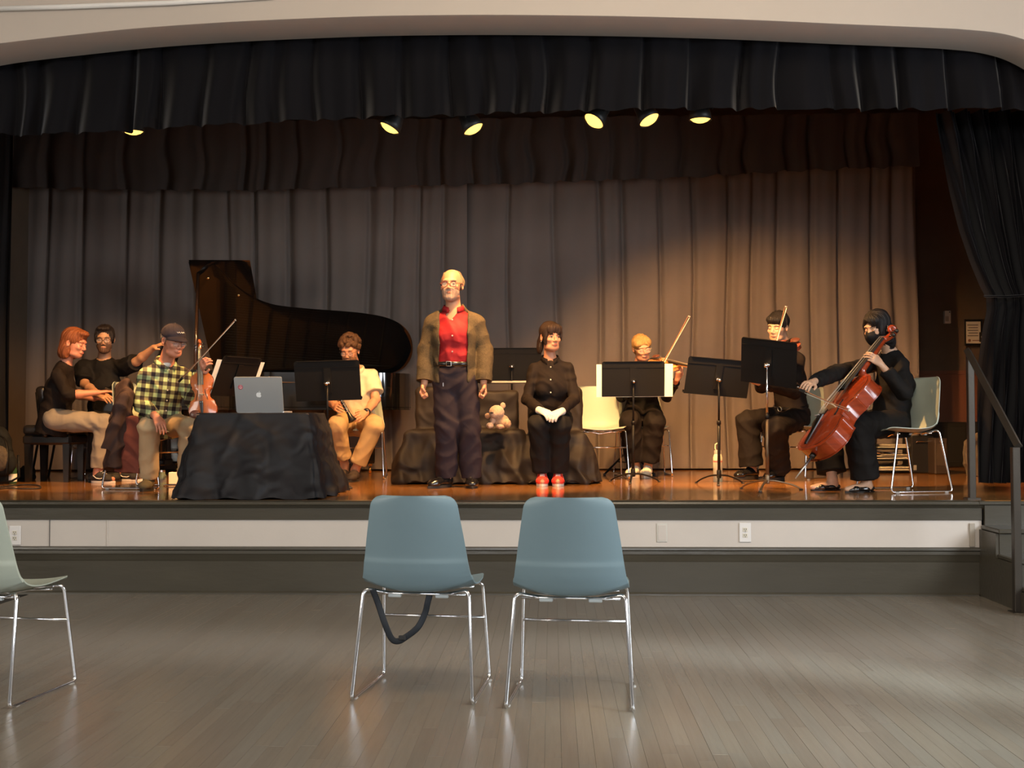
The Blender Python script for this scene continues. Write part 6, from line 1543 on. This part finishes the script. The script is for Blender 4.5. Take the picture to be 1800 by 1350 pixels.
bp = blob('backpack', 'dark backpack with a woolly panel at the left edge of the stage', 'backpack', [(ecap(D(-2,838,9.75), D(-8,765,9.8), (.15,.12), (.12,.09), (1,0,0)), .03), (ell(D(4,812,9.62), (.12,.08,.12)), .03)], cm('dark_bag', (.010,.011,.011)), o_)
q = MB(); q.ell(D(-2,806,9.56)-o_, (.09,.05,.11), 14); q.build('woolly_panel', mat('brown_sherpa', (.09,.068,.045), .95, bump=.9, bscale=90, var=.4, vscale=40), bp, True)
q = MB(); q.tube([p-o_ for p in bez([D(-10,762,9.7), D(8,772,9.62), D(14,800,9.55), D(12,835,9.55)], 5)], .012, 6, ry=.4); q.build('strap', blackm, bp, True)
q = MB(); q.tube([D(0,848,9.5), D(20,846,9.5), D(34,838,9.5), D(32,800,9.52)], .010, 8); tag(q.build('stand_foot', blackm, None, True), 'black bent metal tube foot beside the green bottle', 'metal stand')
q = MB(); pts = [(-20,862),(10,858),(40,859),(70,858),(66,853),(40,852),(10,855),(-20,856)]; q.tube(bez([P(x, y, HS+.006) for x, y in pts], 5), .005, 6); tag(q.build('cable', dk, None, True), 'black cable looped on the stage floor at far left', 'cable')
blob('cloth_bag', 'black soft bag on the floor left of the piano bench', 'bag', [(ell(D(42,838,10.3), (.11,.10,.07)), .02), (ell(D(50,828,10.35), (.07,.07,.06)), .02)], blk, P(44,842,HS)-Vector((0,0,0)))
# paper box behind the plaid man
o_ = D(310,838,9.6); o_.z = HS; t = thing('tissue_box', 'small cream box on the floor behind the table cloth', 'box', o_); q = MB(); q.box((0,0,.05), (.10,.10,.10), bev=.004); q.build('body', paper, t); q = MB(); q.box((0,0,.101), (.05,.02,.002)); q.build('slot', dk, t)
# right rear: shelf cart of papers, cases, bag
o_ = D(1568,838,11.3); o_.z = HS; t = thing('shelf_cart', 'low black shelf cart stacked with papers behind the cellist', 'shelf', o_)
W_ = .46
for z in (.02,.13,.24,.35): q = MB(); q.box((0,0,z), (W_,.34,.015), bev=.003); q.build('shelf_board', blackm, t)
for x in (-W_/2, W_/2): q = MB(); q.box((x,0,.185), (.018,.34,.37), bev=.003); q.build('side_panel', blackm, t)
rr = random.Random(4)
for z, n_ in ((.03,3),(.14,4),(.25,3),(.36,3)):
    for k in range(n_):
        q = MB(); q.box((o_.x+rr.uniform(-.04,.04), o_.y-.02+rr.uniform(-.02,.02), HS+z+.012*k+.004), (.32+rr.uniform(-.03,.05), .26, .010), Matrix.Rotation(rr.uniform(-.1,.1), 3, 'Z'), bev=.001); o = q.build('paper_stack', mat('paper_%d' % (k % 2), ((.62,.55,.42),(.45,.38,.28))[k % 2], .8)); tag(o, ['lowest','second lowest','second highest','top'][k]+' bundle of papers on the '+{.03:'bottom',.14:'second',.25:'third',.36:'top'}[z]+' board of the shelf cart', 'papers', 'paper bundles in the shelf cart')
def case(name, label, px0, px1, py0, d, m, cat, extra):
    a = D(px0, 800, d); b_ = D(px1, 800, d); zt = D(px0, py0, d).z; t = thing(name, label, cat, ((a.x+b_.x)/2, a.y, HS)); w_ = b_.x-a.x; h = zt-HS
    q = MB(); q.box((0,0,h/2), (w_,.30,h), bev=.012); q.build('body', m, t); extra(t, w_, h); return t
def ex1(t, w_, h):
    q = MB(); q.tube(rod([(-w_*.30,-.155,h*.80),(-w_*.30,-.175,h*.86),(w_*.30,-.175,h*.86),(w_*.30,-.155,h*.80)], .006, .01), .006, 6); q.build('handle', chrome, t, True)
    for s_ in (-1,1): q = MB(); q.box((s_*w_*.36,-.155,h*.16), (.028,.012,.05), bev=.003); q.build('latch', mat('steel_pale', (.7,.68,.6), .3, metal=.7), t)
case('equipment_case', 'black equipment case with silver handle behind the empty chair', 1594, 1633, 766, 11.2, mat('case_black', (.012,.011,.010), .4), 'case', ex1)
def ex2(t, w_, h):
    q = MB(); q.box((0,-.152,h*.55), (w_*.72,.006,h*.6), bev=.004); q.build('speaker_grille', mat('grille_brown', (.055,.035,.02), .7, bump=.6, bscale=300), t)
    q = MB(); q.lathe([(.012,0),(.016,.004),(.016,.012)], 12, Matrix.Rotation(pi/2, 3, 'X'), (0,-.15,h*.92)); q.build('badge', mat('steel', (.5,.5,.5), .3, metal=1), t)
case('loudspeaker', 'brown black loudspeaker box standing at the back wall', 1634, 1657, 770, 11.0, mat('speaker_brown', (.035,.022,.013), .5), 'speaker', ex2)
def ex3(t, w_, h):
    for x in (-.28,-.02,.24): q = MB(); q.box((x,-.152,h*.5), (.23,.006,h*.8), bev=.003); q.build('door', mat('case_black2', (.010,.009,.008), .5), t)
case('black_cabinet', 'low black cabinet against the back wall behind the handrail', 1608, 1738, 742, 12.6, mat('case_black', (.012,.011,.010), .4), 'cabinet', ex3)
o_ = D(1712,826,10.6); o_.z = HS; lt = D(1712,770,10.6)
bg = thing('tote_bag', 'grey canvas bag hanging in the shadow behind the handrail', 'bag', o_)
pr = [(ecap(D(1712,812,10.6), D(1708,780,10.6), (.11,.07), (.07,.05), (1,0,0)), .03), (ell(D(1722,775,10.6), (.07,.06,.08)), .03), (cone(D(1718,845,10.6), D(1716,800,10.6), .10, .09), .03)]
f = Field([p for p, k in pr], .009)
for p, k in pr: f.add(p, k)
f.sub(half((0,0,HS+.001), (0,0,1)), .002)
f.build('body', cm('grey_canvas', (.10,.08,.06)), bg, o_, wr=.01, ws=12)
q = MB(); q.tube([p-o_ for p in bez([D(1700,818,10.5), D(1694,800,10.5), D(1697,778,10.5), D(1712,764,10.5)], 5)], .012, 6, ry=.4); q.build('strap', cm('grey_canvas', (.2,.2,.2)), bg, True)
# folded tripod stand behind the blonde violinist
o_ = D(1105,828,10.95); o_.z = HS; t = thing('tripod_stand', 'low black tripod stand behind the blonde violinist\'s music stand', 'tripod')
t.location = o_
for a in (200, 340, 90):
    u = Vector((math.cos(R_(a)), math.sin(R_(a)), 0)); q = MB(); q.tube([Vector((0,0,.24)), u*.25+Vector((0,0,.012))], .010, 8); l = q.build('leg', blackm, t, True)
    q = MB(); q.box(u*.25+Vector((0,0,.010)), (.03,.03,.02), bev=.005); q.build('rubber_foot', dk, l)
    q = MB(); q.tube([Vector((0,0,.12)), u*.13+Vector((0,0,.13))], .005, 6); q.build('brace', blackm, t, True)
q = MB(); q.tube([Vector((0,0,.05)), Vector((0,0,.55))], .013, 10); q.build('pole', blackm, t, True)
# tablet on the piano desk edge
